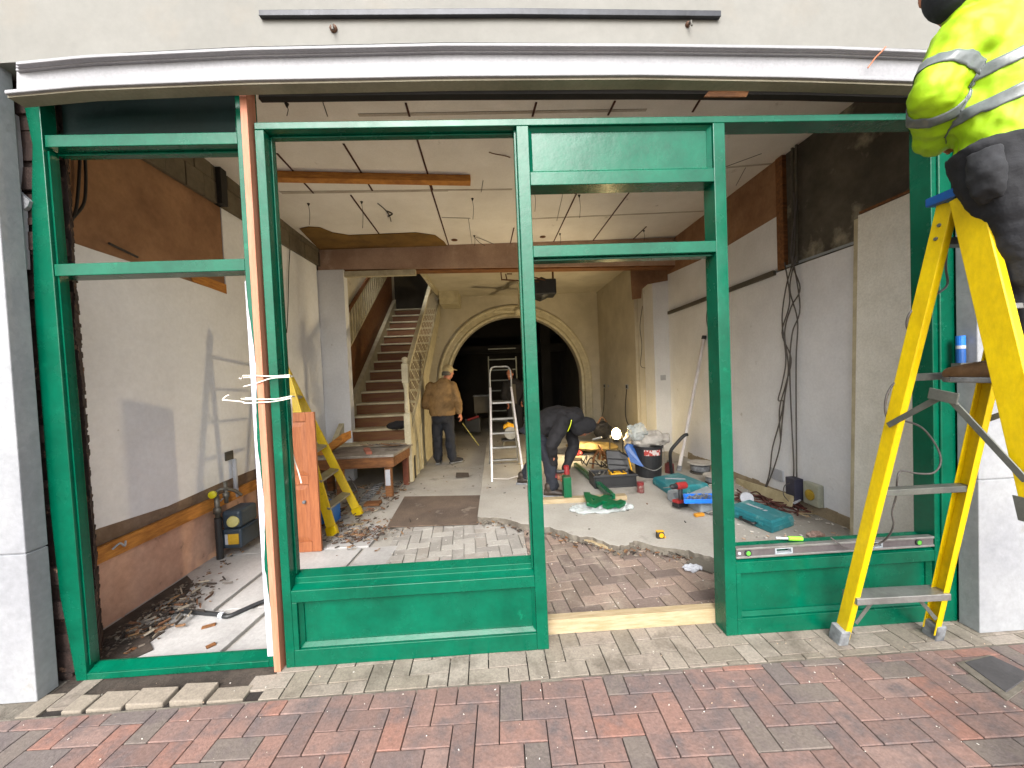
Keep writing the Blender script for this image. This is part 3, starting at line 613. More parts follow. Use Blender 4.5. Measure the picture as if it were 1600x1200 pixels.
# ============================================================= STAIRCASE
S = thing('staircase', 'steep painted staircase with brown risers, white nosings and white lattice balustrade', 'staircase', (-1.8, 5.6, .56))
SX0, SX1, SY, SZ, SG, SR = -2.30, -1.29, 5.55, .575, .25, .18
for k in range(15):
    y = SY+SG*k; z = SZ+SR*k
    if k: MB().box(SX0+.035, SX1, y, y+.02, z-SR+.002, z-.032).build('riser', M['stairwood'], S)
    MB().box(SX0+.035, SX1, y-.025, y+SG, z-.03, z).build('tread', M['cream'] if k else M['cream'], S, bevel=.006)
def string(x0, x1, zlo, zhi, m, name, y1=9.2, ya=None):
    f = lambda y, d: SZ+(y-SY)*SR/SG+d
    ya = ya or SY-.06
    return MB().prism([(x0, ya, f(ya, zlo)), (x0, y1, f(y1, zlo)), (x0, y1, f(y1, zhi)), (x0, ya, f(ya, zhi))], (x1-x0, 0, 0)).build(name, m, S)
string(SX0-.04, SX0+.033, -.35, .14, M['cream'], 'wall_string'); string(SX1+.002, SX1+.045, -.32, .12, M['cream'], 'outer_string')
string(SX1-.012, SX1+.055, .98, 1.04, M['cream'], 'handrail')
# lattice panel between string and handrail
mb = MB(); f0 = lambda y: SZ+(y-SY)*SR/SG
st = .15
for k in range(-12, 46):
    for s_ in (1, -1):
        # lines in (y, h) space, h = height above string line, clipped to .12...98
        ya = SY+k*st; ha, hb = .12, .98
        yb = ya+s_*(hb-ha)*.85; pa, pb = (ya, ha), (yb, hb)
        def cl(p, q, lim, lo):
            (y0, h0), (y1, h1) = p, q
            if (y0 < lim) if lo else (y0 > lim):
                if ((y1 < lim) if lo else (y1 > lim)): return None
                t_ = (lim-y0)/(y1-y0); return (lim, h0+(h1-h0)*t_)
            return p
        A = cl(pa, pb, SY+.02, True); Bp = cl(pb, pa, SY+.02, True)
        if not A or not Bp: continue
        A2 = cl(A, Bp, 9.15, False); B2 = cl(Bp, A, 9.15, False)
        if not A2 or not B2: continue
        xo = SX1+.018+(.0032 if s_ > 0 else 0)
        mb.bar((xo, A2[0], f0(A2[0])+A2[1]), (xo, B2[0], f0(B2[0])+B2[1]), .022, .003, (1, 0, 0))
mb.build('lattice_panel', M['cream'], S)
# newel post
nx, ny = SX1+.02, SY-.06
mb = MB(); mb.box(nx-.045, nx+.045, ny-.045, ny+.045, SZ-.55, SZ+.42); mb.box(nx-.045, nx+.045, ny-.045, ny+.045, SZ+.85, SZ+1.12)
mb.lathe([(.045, 0), (.03, .02), (.04, .06), (.03, .22), (.034, .36), (.044, .41), (.045, .43)], (nx, ny, SZ+.42), 14)
np_ = mb.build('newel_post', M['cream'], S, bevel=.004); MB().lathe([(.03, 0), (.04, .01), (.03, .02), (.045, .05), (.04, .085), (.01, .10)], (nx, ny, SZ+1.12), 14).build('finial', M['cream'], np_, smooth=True)
# wall side: brown panelled dado with pale upright bars along the rising wall rail
string(SX0-.058, SX0-.042, .14, .86, M['stairwood'], 'wall_panelling', ya=5.93); string(SX0-.058, SX0-.035, .86, .90, M['cream'], 'wall_rail', ya=5.93)
string(SX0-.058, SX0-.030, 1.42, 1.50, M['oldwood'], 'upper_wall_rail', ya=5.93)
for k in range(26):
    y = SY+.42+k*.13
    MB().box(SX0-.055, SX0-.033, y, y+.03, f0(y)+.90, f0(y)+1.42).build('wall_bar', M['cream'], S)
# under-stair panelling
MB().prism([(SX1+.01, 5.62, .0), (SX1+.01, 7.35, .0), (SX1+.01, 7.35, f0(7.35)-.33), (SX1+.01, 5.62, f0(5.62)-.33)], (.02, 0, 0)).build('side_panelling', M['cream'], S)
for y in (5.70, 5.95, 6.25): MB().box(SX1+.031, SX1+.05, y, y+.05, 0, f0(y)-.34).build('panelling_strip', M['darkgrey'] if y < 5.9 else M['cream'], S)
# landing
L = thing('timber_landing', 'rough timber landing on square legs at the foot of the stairs', 'landing', (-1.9, 5.1, 0))
MB().prism([(-1.30, 4.78, .53), (-2.50, 4.80, .53), (-2.50, 5.50, .53), (-1.22, 5.50, .53)], (0, 0, .03)).build('deck', mat('dirty_deck', '9a948a', '6a6158', rough=.9, scale=4, c3='4a4038', c3thr=(.58, .66), c3scale=5), L)
MB().box(-2.48, -1.31, 4.80, 4.83, .40, .528).build('front_apron', M['oldwood'], L, bevel=.003)
MB().prism([(-1.31, 4.832, .40), (-1.25, 5.49, .40), (-1.28, 5.49, .40), (-1.34, 4.832, .40)], (0, 0, .127)).build('side_apron', M['oldwood'], L, bevel=.003)
for x, y in ((-1.40, 4.88), (-2.0, 4.88), (-1.31, 5.42), (-2.3, 5.3)): 
    q = MB().box(x-.04, x+.04, y-.04, y+.04, 0, .399); q.build('leg', M['oldwood'], L, bevel=.003)
MB().box(-1.43, -1.37, 4.832, 4.839, .16, .36).build('white_batten', M['primer'], L)
MB().box(-1.34, -1.27, 5.36, 5.40, 0, .42).build('back_panel', mat('reddish_panel', '7a4028', '5c2f1e', rough=.7), L)
q = pz(583, 712, .56); 
tag(MB().prism([(-1.66, 4.86, .561), (-1.58, 4.84, .561), (-1.72, 5.16, .561), (-1.79, 5.15, .561)], (0, 0, .035)).build('brick', mat('pink_brick', 'b0705c', '98604e', rough=.9)), 'pinkish brick lying on the rough landing at the foot of the stairs', 'brick')
mb = MB()
for k in range(26):
    x = random.uniform(-1.75, -1.28); y = random.uniform(5.25, 5.45); a = random.uniform(-.35, .35); l_ = random.uniform(.06, .28)
    mb.bar((x, y, .565+random.uniform(0, .03)), (x-l_*math.cos(a), y+l_*math.sin(a)*.5, .57+random.uniform(0, .05)), random.uniform(.01, .03), .006)
tag(mb.build('splinter_pile', M['debris']), 'pile of dark splinters and laths on the landing below the first stair', 'debris', kind='stuff')
tag(MB().ell((-1.48, 5.72, .80), (.17, 0, .01), (0, .07, 0), (0, 0, .06)).build('rag', M['blackcloth'], disp=.06, dscale=.08, sub=1, smooth=True), 'crumpled black cloth lying on the lower stair treads', 'cloth')
tag(MB().prism([(-2.34, 4.95, .57), (-1.98, 4.95, .82), (-1.98, 4.95, .72), (-2.30, 4.95, .56-.05)], (0, .3, 0)).build('plywood_offcut', M['orangewood']), 'tilted orange plywood offcut behind the inner yellow ladder', 'plywood')
# pine cupboard door
D = thing('cupboard_door', 'loose orange pine cupboard door with two panels standing behind the green frame', 'door', (-1.8, 3.44, 0))
dx0, dx1, dy, dz = -2.04, -1.60, 3.42, 1.235
for n_, (a, b, c, d) in dict(stile=(dx0, dx0+.075, 0, dz), stile2=(dx1-.075, dx1, 0, dz), rail=(dx0+.0755, dx1-.0755, 0, .09), rail2=(dx0+.0755, dx1-.0755, .60, .68), rail3=(dx0+.0755, dx1-.0755, dz-.08, dz)).items():
    MB().box(a, b, dy, dy+.028, c, d).build(n_.rstrip('23'), M['pinedoor'], D, bevel=.003)
for c, d in ((.0905, .5995), (.6805, dz-.0805)):
    MB().add([(dx0+.0755, dy+.014, c), (dx1-.0755, dy+.014, c), (dx1-.0755, dy+.014, d), (dx0+.0755, dy+.014, d), (dx0+.12, dy+.004, c+.045), (dx1-.12, dy+.004, c+.045), (dx1-.12, dy+.004, d-.045), (dx0+.12, dy+.004, d-.045),
             (dx0+.0755, dy+.024, c), (dx1-.0755, dy+.024, c), (dx1-.0755, dy+.024, d), (dx0+.0755, dy+.024, d)],
             [[4, 5, 6, 7], [0, 1, 5, 4], [1, 2, 6, 5], [2, 3, 7, 6], [3, 0, 4, 7], [8, 11, 10, 9], [0, 8, 9, 1], [1, 9, 10, 2], [2, 10, 11, 3], [3, 11, 8, 0]]).build('panel', M['pinedoor'], D)
MB().lathe([(.012, 0), (.01, .01), (.016, .016), (.012, .024)], (dx1-.12, dy, .45), 12, (0, -1, 0)).build('knob', M['rubber'], D)
# ============================================================= LADDERS
def Pl(a, b, t): a = Vector(a); b = Vector(b); return a+(b-a)*t
def channel(mb, a, b, w_, d_, out, th=.004):       # C-section rail: web faces `out`, flanges behind
    a = Vector(a); b = Vector(b); ax = (b-a).normalized(); o = Vector(out); o = (o-ax*o.dot(ax)).normalized(); s = ax.cross(o)
    mb.prism([a+s*w_/2, a-s*w_/2, a-s*w_/2-o*th, a+s*w_/2-o*th], b-a)
    mb.prism([a+s*w_/2-o*(th+.0002), a+s*(w_/2-th)-o*(th+.0002), a+s*(w_/2-th)-o*d_, a+s*w_/2-o*d_], b-a)
    mb.prism([a-s*w_/2-o*(th+.0002), a-s*(w_/2-th)-o*(th+.0002), a-s*(w_/2-th)-o*d_, a-s*w_/2-o*d_], b-a)
A = thing('yellow_stepladder', 'large yellow fibreglass stepladder with paint-scuffed rails that the hi-vis worker stands on', 'stepladder', (1.95, 1.5, 0))
r1a, r1b = Vector((1.765, 1.93, .035)), Vector((1.80, 1.46, 2.10))
r2a, r2b = Vector((2.275, 1.915, .035)), Vector((2.19, 1.475, 2.10))
f1a, f1b = Vector((1.78, 1.02, .035)), Vector((1.78, 1.385, 2.10))
f2a, f2b = Vector((2.42, .99, .035)), Vector((2.24, 1.38, 2.10))
for (a, b, o, w_) in ((r1a, r1b, (-1, 0, 0), .058), (r2a, r2b, (1, 0, 0), .058), (f1a, f1b, (-1, 0, 0), .092), (f2a, f2b, (1, 0, 0), .092)):
    mb = MB(); channel(mb, a, b, w_, .032, o); ob = mb.build('rail', M['yellow'], A, bevel=.002)
    mb = MB(); dvec = (b-a).normalized(); mb.bar(a-dvec*.04, a+dvec*.055, .05, w_+.012, (0, 1, 0)); mb.build('rubber_foot', M['rubber'], ob, bevel=.006)
def rung(name, a1, b1, a2, b2, t, dep=.05, th=.018, m='alu', brace=False, flat=False):
    p, q = Pl(a1, b1, t), Pl(a2, b2, t); d = (q-p).normalized(); mb = MB()
    p = p+d*.006; q = q-d*.006
    mb.bar(p, q, dep, th, (0, 0, 1)); o = mb.build(name, M[m], A, bevel=.003)
    if brace:
        for s_, e in ((p, d), (q, -d)):
            MB().bar(s_+e*.03-Vector((0, 0, .14)), s_+e*.13-Vector((0, 0, .015)), .02, .003, (0, 1, 0)).build('diagonal_brace', M['bracesteel'], A)
    return o
rung('tread', r1a, r1b, r2a, r2b, .115, .09, .035, brace=True)
rung('tread', r1a, r1b, r2a, r2b, .40, .05, .03, 'bracesteel'); rung('tread', r1a, r1b, r2a, r2b, .665, .05, .03, 'bracesteel'); rung('tread', r1a, r1b, r2a, r2b, .93, .05, .03, 'bracesteel')
for k in range(6):
    t_ = .12+k*.1335
    if t_ < .95: rung('tread', f1a, f1b, f2a, f2b, t_, .085, .02)
TZ = Pl(f1a, f1b, .654).z
mb = MB(); mb.prism([(1.765, 1.33, 2.101), (2.27, 1.325, 2.101), (2.22, 1.515, 2.101), (1.775, 1.51, 2.101)], (0, 0, .036)); mb.build('top_cap', M['bluep'], A, bevel=.006)
mb = MB()
for zz_ in (1.97, 2.02): mb.lathe([(.008, 0), (.006, .005)], Pl(r1a, r1b, (zz_-.035)/2.065), 8, (-1, 0, 0))
mb.build('rivet', M['bracesteel'], A)
for xo, ra, rb, fa, fb in ((-.012, r1a, r1b, f1a, f1b), (.012, r2a, r2b, f2a, f2b)):
    s_ = Pl(ra, rb, .56)+Vector((xo, 0, 0)); e = Pl(fa, fb, .50)+Vector((xo, 0, 0)); mid = (s_+e)/2+Vector((0, .0, .22))
    mb = MB(); mb.bar(s_, mid, .006, .024, (0, 0, 1)); mb.build('spreader_arm', M['bracesteel'], A, bevel=.002)
    mb = MB(); mb.bar(mid+Vector((xo*.7, 0, 0)), e+Vector((xo*.7, 0, 0)), .006, .024, (0, 0, 1)); mb.build('spreader_arm', M['bracesteel'], A, bevel=.002)
    mb = MB(); mb.bar(mid+Vector((xo*1.4, .05, .0)), mid+Vector((xo*1.4, -.05, -.02)), .005, .045); mb.build('spreader_hinge', M['bracesteel'], A, bevel=.003)
MB().prism([Pl(f1a, f1b, .47)+Vector((-.008, -.055, 0)), Pl(f1a, f1b, .47)+Vector((-.008, .055, 0)), Pl(f1a, f1b, .43)+Vector((-.008, .055, 0)), Pl(f1a, f1b, .43)+Vector((-.008, -.055, 0))], (.004, 0, 0)).build('repair_plate', M['bracesteel'], A)
# loose cable hung on the ladder
cps = [(1487, 350, 1.55), (1480, 385, 1.5), (1478, 420, 1.62), (1480, 445, 1.66), (1460, 462, 1.6), (1425, 485, 1.58), (1417, 510, 1.60), (1430, 530, 1.60), (1436, 555, 1.60), (1420, 580, 1.62), (1392, 605, 1.66), (1383, 632, 1.68), (1388, 655, 1.70), (1410, 657, 1.75), (1440, 668, 1.8), (1462, 695, 1.8), (1470, 720, 1.8), (1460, 738, 1.8), (1435, 740, 1.8), (1408, 736, 1.80), (1402, 750, 1.8), (1400, 775, 1.86), (1394, 800, 1.88), (1396, 820, 1.9), (1388, 838, 1.95), (1372, 850, 2.0), (1345, 858, 2.0), (1320, 855, 2.0), (1298, 840, 2.02)]
tag(MB().curve([py(*c) for c in cps], .0045, 5, 6).build('loose_cable', M['cable'], smooth=True), 'grey cable looped down through the yellow stepladder to the sill', 'cable')
# inner yellow stepladder
I = thing('yellow_stepladder', 'smaller yellow stepladder inside the shop, leaning behind the pine door by the left wall', 'stepladder', (-1.7, 4.0, 0))
a0, a1 = Vector((-1.645, 3.76, .03)), Vector((-2.12, 3.80, 2.30)); a0b = px(458, 575, -2.0)
a1 = a0+(Vector((-2.03, 3.80, 1.60))-a0)*1.15
b0 = Vector((-1.585, 4.28, .03)); b1 = b0+(Vector((-2.25, 4.25, 1.60))-b0)*1.15
for a, b in ((a0, a1), (b0, b1)):
    mb = MB(); channel(mb, a, b, .085, .03, (.3, -1, 0)); o = mb.build('rail', M['yellow'], I, bevel=.002)
    MB().bar(a-(b-a).normalized()*.03, a+(b-a).normalized()*.06, .05, .10, (1, 0, 0)).build('rubber_foot', M['yellow'], o, bevel=.004)
for t_ in (.13, .28, .43, .58, .73, .88):
    p, q = Pl(a0, a1, t_), Pl(b0, b1, t_); d = (q-p).normalized()
    MB().bar(p+d*.004, q-d*.034, .09, .022, (.2, 0, 1)).build('tread', M['alu'], I, bevel=.003)
for y_ in (0, 1):
    a = Vector((-2.20, 3.80+.42*y_, .02)); b = Pl(a0, a1, .95) if not y_ else Pl(b0, b1, .95)
    mb = MB(); mb.bar(a, b, .03, .05); mb.build('back_rail', M['yellow'], I, bevel=.002)
MB().bar(Pl(a0, a1, .68)+Vector((-.02, -.03, 0)), Vector((-2.10, 3.78, 1.1)), .005, .022).build('spreader_arm', M['bracesteel'], I)
# aluminium stepladder
W = thing('aluminium_stepladder', 'bare aluminium stepladder with curved grab rail open in the middle of the floor', 'stepladder', (.1, 5.7, .03))
fl, fr = pz(769, 756, .03), pz(819, 751, .03); tl, tr = Vector((-.085, 5.72, 1.30)), Vector((.225, 5.72, 1.30))
for a, b in ((fl, tl), (fr, tr)): MB().bar(a, b, .028, .018, (0, 1, 0)).build('support_leg', M['cloud'], W, bevel=.003)
MB().bar(fl+Vector((.01, 0, .07)), (fl+fr)/2+Vector((0, 0, .045)), .014, .008).build('crossbar', M['cloud'], W); MB().bar(fr+Vector((-.01, 0, .09)), (fl+fr)/2+Vector((0, 0, .045)), .014, .008).build('crossbar', M['cloud'], W)
sl_, sr_ = Vector((-.16, 6.18, .03)), Vector((.31, 6.18, .03)); ul, ur = Vector((-.09, 5.78, 1.08)), Vector((.23, 5.78, 1.08))
for a, b in ((sl_, ul), (sr_, ur)): MB().bar(a, b, .022, .05, (0, 1, 0)).build('step_rail', M['alu'], W, bevel=.003)
for k, t_ in enumerate((.08, .29, .52, .745, .99)):
    p, q = Pl(sl_, ul, t_), Pl(sr_, ur, t_); MB().bar(p, q, .08 if k < 4 else .22, .028).build('step' if k < 4 else 'platform', M['alu'], W, bevel=.004)
MB().curve([(-.09, 5.76, 1.0), (-.088, 5.74, 1.35), (-.08, 5.74, 1.53), (-.04, 5.74, 1.60), (.07, 5.74, 1.605), (.18, 5.74, 1.60), (.225, 5.74, 1.53), (.23, 5.74, 1.35), (.23, 5.76, 1.0)], .012, 5, 8).build('grab_rail', M['alu'], W, smooth=True)
# tall rear ladder in the dark room
K2 = thing('tall_ladder', 'tall grey ladder standing in the dark room seen through the arch', 'ladder', (.05, 9.9, 0))
for px_ in (763, 806):
    b = py(px_, 557, 9.9); a = Vector((b.x-(.05 if px_ < 780 else -.03), 10.3, 0)); MB().bar(a, b, .03, .05, (0, 1, 0)).build('rail', M['bracesteel'], K2)
for k in range(8):
    z = .25+.27*k; f = z/2.0; l_ = py(763, 557, 9.9); r_ = py(806, 557, 9.9); MB().bar((l_.x-.04*(1-f), 10.3-.4*f, z), (r_.x+.03*(1-f), 10.3-.4*f, z), .03, .03).build('rung', M['bracesteel'], K2)
# ============================================================= PEOPLE
def hand(mb, wr, d, up, s=1.0, curl=.8, side=1):
    wr = Vector(wr); d = Vector(d).normalized(); up = Vector(up); up = (up-d*up.dot(d)).normalized(); sd = d.cross(up)*side
    pc_ = wr+d*.045*s; mb.ell(pc_, d*.052*s, sd*.042*s, up*.016*s, 12, 8)
    for i, L_ in enumerate((.072, .08, .075, .058)):
        b = wr+d*(.088-.006*abs(i-1.3))*s+sd*(.03-.02*i)*s; p = [b]; a = 0
        for sg in (.45, .32, .23):
            a += curl*(.35+.5*(sg < .4)); p.append(p[-1]+(d*math.cos(a)-up*math.sin(a))*L_*sg*s)
        mb.tube([b-d*.03*s]+p, [.010*s, .0098*s, .0092*s, .0085*s, .0068*s], 10)
    t0 = wr+d*.025*s+sd*.03*s; t1 = t0+(d*.5+sd*.8-up*.15).normalized()*.035*s; t2 = t1+(d*.85+sd*.2-up*.5).normalized()*.03*s
    mb.tube([t0-sd*.012*s, t0, t1, t2], [.013*s, .0125*s, .0105*s, .008*s], 10)
def head(mb, c, f, up, s=1.0):
    c = Vector(c); f = Vector(f).normalized(); up = Vector(up); up = (up-f*up.dot(f)).normalized(); r = f.cross(up)
    mb.ell(c+up*.03*s, r*.074*s, f*.092*s, up*.095*s); mb.ell(c-up*.045*s+f*.02*s, r*.056*s, f*.068*s, up*.07*s)
    mb.ell(c-up*.088*s+f*.055*s, r*.026*s, f*.024*s, up*.02*s)                       # chin
    mb.tube([c+up*.02*s+f*.088*s, c-up*.008*s+f*.104*s, c-up*.02*s+f*.108*s, c-up*.028*s+f*.09*s], [.008*s, .012*s, .014*s, .009*s], 8)   # nose
    mb.ell(c-up*.056*s+f*.086*s, r*.025*s, f*.009*s, up*.006*s); mb.ell(c-up*.066*s+f*.083*s, r*.021*s, f*.009*s, up*.006*s)            # lips
    mb.ell(c+up*.034*s+f*.085*s, r*.052*s, f*.012*s, up*.009*s)                                                                          # brow
    for q in (-1, 1): mb.ell(c+r*q*.076*s-up*.002*s-f*.008*s, r*.009*s, (f*.018-up*.004)*s, up*.031*s)
    return [c+r*q*.031*s+up*.012*s+f*.078*s for q in (-1, 1)]
def eyes(pts, par, s=1.0):
    mb = MB()
    for p in pts: mb.ball(p, .0125*s)
    mb.build('eyes', mat('eye_white', '8a8078', None, rough=.3, fine=0, bump=0), par, smooth=True)
def limb(mb, pts, rs):
    for i in range(len(pts)-1): mb.cap(pts[i], pts[i+1], rs[i], rs[i+1])
M['dboot'] = mat('dark_brown_boot', '33281e', '241c15', rough=.6)
def boot(par, heel, toe, h=.12, m='tan', s=1.0):
    heel = Vector(heel); toe = Vector(toe); d = (toe-heel).normalized(); sd = d.cross(Vector((0, 0, 1))).normalized(); U = Vector((0, 0, 1)); L_ = (toe-heel).length
    mb = MB(); mb.loft([(heel-d*.005+U*.045, sd*.034*s, U*.035), (heel+d*L_*.15+U*.055, sd*.042*s, U*.048), (heel+d*L_*.45+U*.05, sd*.044*s, U*.042), (heel+d*L_*.75+U*.042, sd*.05*s, U*.034), (heel+d*L_*.95+U*.036, sd*.038*s, U*.026), (toe+U*.032, sd*.015, U*.014)], 18)
    mb.cap(heel+d*.055+U*.06, heel+d*.05+U*h, .043*s, .046*s); mb.build('boot', M[m], par, remesh=.006)
    mb = MB(); mb.prism([heel-d*.02+sd*.036*s, heel-d*.02-sd*.036*s, heel+d*L_*.5-sd*.04*s, heel+d*L_*.8-sd*.05*s, toe-sd*.02*s, toe+sd*.02*s, heel+d*L_*.8+sd*.05*s, heel+d*L_*.5+sd*.04*s], U*.022)
    mb.build('boot_sole', M['rubber'], par, bevel=.005)
# ---- hi-vis worker on the ladder, seen from behind
H_ = thing('person', 'worker in hi-vis yellow jacket with grey reflective bands up on the yellow stepladder', 'person', (1.9, 1.3, TZ))
JY = 1.34
def j(a, b, Y=JY): return py(a, b, Y)
hc = j(1471, -22, 1.40)
body = MB(); e = head(body, hc, (.72, .68, .1), (-.05, 0, 1)); body.cap(hc-Vector((-.02, 0, .07)), j(1530, 40, 1.36), .058, .07)
sh_l, sh_r = j(1494, 58, 1.36), j(1665, 78, 1.36); ch = (sh_l+sh_r)/2
el_l, wr_l = j(1447, 146, 1.38), py(1452, 215, 1.49); el_r = Vector((2.24, 1.38, 2.42)); wr_r = Vector((2.14, 1.54, 2.5))
limb(body, [sh_l, el_l, wr_l], [.05, .042, .03]); limb(body, [sh_r, el_r, wr_r], [.05, .042, .03]); limb(body, [ch, Vector((1.84, 1.34, 2.15))], [.13, .12])
hand(body, wr_l, (.95, .3, .0), (0, .5, .8), 1, .9, 1); hand(body, wr_r, (.1, .9, .2), (-.6, 0, .8), 1, .9, -1)
bo = body.build('body', M['skin'], H_, remesh=.008); eyes(e, H_)
MB().ell(hc+Vector((.0, -.02, -.005)), (.09, 0, 0), (0, .098, 0), (0, 0, .13)).build('beanie', mat('dark_beanie', '23262c', '1a1c22', rough=.95, scale=30, bump=.4), H_, remesh=.01)
tz = lambda v, dx=0: Vector(v)
jk = MB()
hem = j(1592, 232, 1.34)
jk.loft([(j(1602, 254), (.205, 0, .03), (0, .15, 0)), (j(1594, 215), (.212, 0, .03), (0, .155, 0)), (j(1586, 160), (.215, 0, .02), (0, .15, 0)), (j(1588, 105), (.215, 0, .01), (0, .145, 0)), (j(1578, 62), (.20, 0, 0), (0, .13, 0)), (j(1565, 30), (.14, 0, 0), (0, .10, 0)), (j(1535, 5), (.08, 0, -.01), (0, .07, 0))], 28)
jk.ell(j(1508, 64), (.09, 0, .03), (0, .09, 0), (0, 0, .085)); jk.ell(j(1655, 80), (.09, 0, -.03), (0, .09, 0), (0, 0, .085))
jk.cap(sh_l+Vector((.0, 0, -.005)), el_l, .092, .078); jk.cap(el_l, wr_l, .080, .064)
jk.cap(sh_r, el_r, .092, .075); jk.cap(el_r, wr_r+Vector((0, -.04, 0)), .075, .055)
jk.cap(j(1535, 12), hc+Vector((.04, -.02, -.10)), .085, .07)
jo = jk.build('jacket', M['hivis'], H_, remesh=.010, disp=.04, dscale=.085)
# reflective bands: shaped rings a little proud of the jacket
def band(c0, u, v, hgt, nrm=(0, 0, 1), n=90, name='reflective_band'):
    c0 = Vector(c0); u = Vector(u); v = Vector(v); hgt = Vector(hgt); mb = MB(); vs = []
    for k in range(n):
        a = 2*math.pi*k/n; o = u*math.cos(a)+v*math.sin(a); vs += [c0+o+hgt*(i/5-.5) for i in range(6)]
    mb.add(vs, [[6*k+i, 6*((k+1) % n)+i, 6*((k+1) % n)+i+1, 6*k+i+1] for k in range(n) for i in range(5)])
    o = mb.build(name, M['reflect'], jo, smooth=True)
    d = o.modifiers.new('wrap', 'SHRINKWRAP'); d.target = jo; d.wrap_method = 'NEAREST_SURFACEPOINT'; d.wrap_mode = 'OUTSIDE_SURFACE'; d.offset = .004
    d = o.modifiers.new('thick', 'SOLIDIFY'); d.thickness = .002
    return o
band(j(1590, 150), (.232, 0, .062), (0, .170, 0), (0, 0, .042)); band(j(1590, 98), (.232, 0, .062), (0, .165, 0), (0, 0, .042))
def armband(a, b, t, r, w_=.045):
    a = Vector(a); b = Vector(b); ax = (b-a).normalized(); u = ax.orthogonal().normalized(); v = ax.cross(u); band(Pl(a, b, t), u*r, v*r, ax*w_)
armband(sh_l, el_l, .66, .094); armband(el_l, wr_l, .30, .08); armband(sh_r, el_r, .80, .092); armband(el_r, wr_r, .42, .072)
tr_ = MB()
hpL, hpR = Vector((1.79, 1.31, 2.12)), Vector((1.97, 1.32, 2.12)); knL, knR = Vector((1.865, 1.27, 1.80)), Vector((2.02, 1.36, 1.78)); anL, anR = Vector((1.89, 1.30, TZ+.13)), Vector((2.05, 1.32, TZ+.13))
tr_.loft([((1.88, 1.32, 2.04), (.165, 0, 0), (0, .12, 0)), ((1.88, 1.33, 2.11), (.18, 0, 0), (0, .135, 0)), ((1.875, 1.335, 2.2), (.18, 0, .02), (0, .13, 0)), ((1.845, 1.34, 2.26), (.18, 0, .02), (0, .125, 0))], 24)
limb(tr_, [hpL, knL, anL], [.098, .082, .068]); limb(tr_, [hpR, knR, anR], [.105, .082, .068])
to = tr_.build('trousers', M['workdark'], H_, remesh=.010, disp=.035, dscale=.09)
MB().loft([((1.70, 1.29, 2.21), (.03, 0, 0), (0, .045, 0)), ((1.695, 1.28, 2.13), (.034, 0, 0), (0, .05, 0)), ((1.705, 1.28, 2.06), (.032, 0, 0), (0, .045, 0)), ((1.725, 1.28, 2.03), (.02, 0, 0), (0, .03, 0))], 16).build('holster_pocket', mat('dark_pocket_cloth', '26272b', '1e1f22', rough=.9, bump=.4, bscale=25), to, remesh=.009, disp=.02, dscale=.04)
MB().prism([(1.80, 1.205, 2.06), (1.98, 1.205, 2.07), (1.98, 1.20, 1.95), (1.82, 1.20, 1.93)], (0, .03, 0)).build('thigh_pocket', M['workdark'], to, bevel=.006)
boot(H_, (1.885, 1.275, TZ), (1.90, 1.57, TZ), .13); boot(H_, (2.05, 1.27, TZ), (2.06, 1.54, TZ), .13)
H_.location.x += .035
# ---- man in brown jacket, standing with his back to us
P2 = thing('person', 'older man in brown jacket and beige cap standing with his back to the camera', 'person', (-.93, 6.5, .03))
x0, y0 = -.92, 6.5
body = MB(); hc = Vector((-.80, 6.54, 1.56)); e = head(body, hc, (.75, .55, -.1), (0, 0, 1), .98); body.cap(hc-Vector((.02, .01, .08)), (x0+.05, y0, 1.38), .055, .065)
hdR = Vector((-.58, 6.30, .79)); hdL = Vector((-1.16, 6.32, .98))
limb(body, [(x0, y0, 1.3), (x0, y0, .9)], [.11, .11]); limb(body, [(x0+.19, y0, 1.32), (x0+.27, y0-.05, 1.03), hdR+Vector((-.03, 0, .09))], [.05, .04, .03]); limb(body, [(x0-.19, y0, 1.32), (x0-.27, y0-.03, 1.02), (x0-.12, y0+.2, .95)], [.05, .04, .03])
hand(body, hdR+Vector((-.03, 0, .09)), (.25, -.05, -1), (.9, -.3, 0), 1, 1.1, 1); hand(body, (x0-.12, y0+.2, .95), (.9, .4, 0), (0, 0, 1), 1, .8, -1)
body.build('body', M['skin'], P2, remesh=.009); eyes(e, P2, .98)
MB().loft([(hc+Vector((-.03, -.02, -.05)), (.079, 0, 0), (0, .080, 0)), (hc+Vector((-.02, -.015, .0)), (.083, 0, 0), (0, .086, 0)), (hc+Vector((-.015, -.01, .02)), (.083, 0, 0), (0, .086, 0))], 18).build('hair', mat('grey_hair', '6e6a62', '55524c', rough=.9, bump=.6, bscale=60), P2, remesh=.01)
cpm = MB(); cpm.ell(hc+Vector((0, 0, .05)), (.092, 0, 0), (0, .098, 0), (0, 0, .09)); cpm.loft([(hc+Vector((.04, .035, .055)), (.02, -.06, 0), (0, 0, .012)), (hc+Vector((.10, .07, .045)), (.03, -.055, 0), (0, 0, .009)), (hc+Vector((.14, .10, .03)), (.02, -.04, 0), (0, 0, .006))], 14)
cpm.build('cap', M['capm'], P2, remesh=.009)
jk = MB(); jk.loft([((x0, y0, .84), (.21, 0, 0), (0, .15, 0)), ((x0, y0, .92), (.225, 0, 0), (0, .16, 0)), ((x0, y0, 1.08), (.22, 0, 0), (0, .155, 0)), ((x0+.005, y0, 1.25), (.225, 0, 0), (0, .14, 0)), ((x0+.02, y0, 1.37), (.19, 0, 0), (0, .11, 0)), ((x0+.045, y0, 1.44), (.09, 0, 0), (0, .08, 0)), ((x0+.06, y0+.01, 1.47), (.07, 0, 0), (0, .07, 0))], 26)
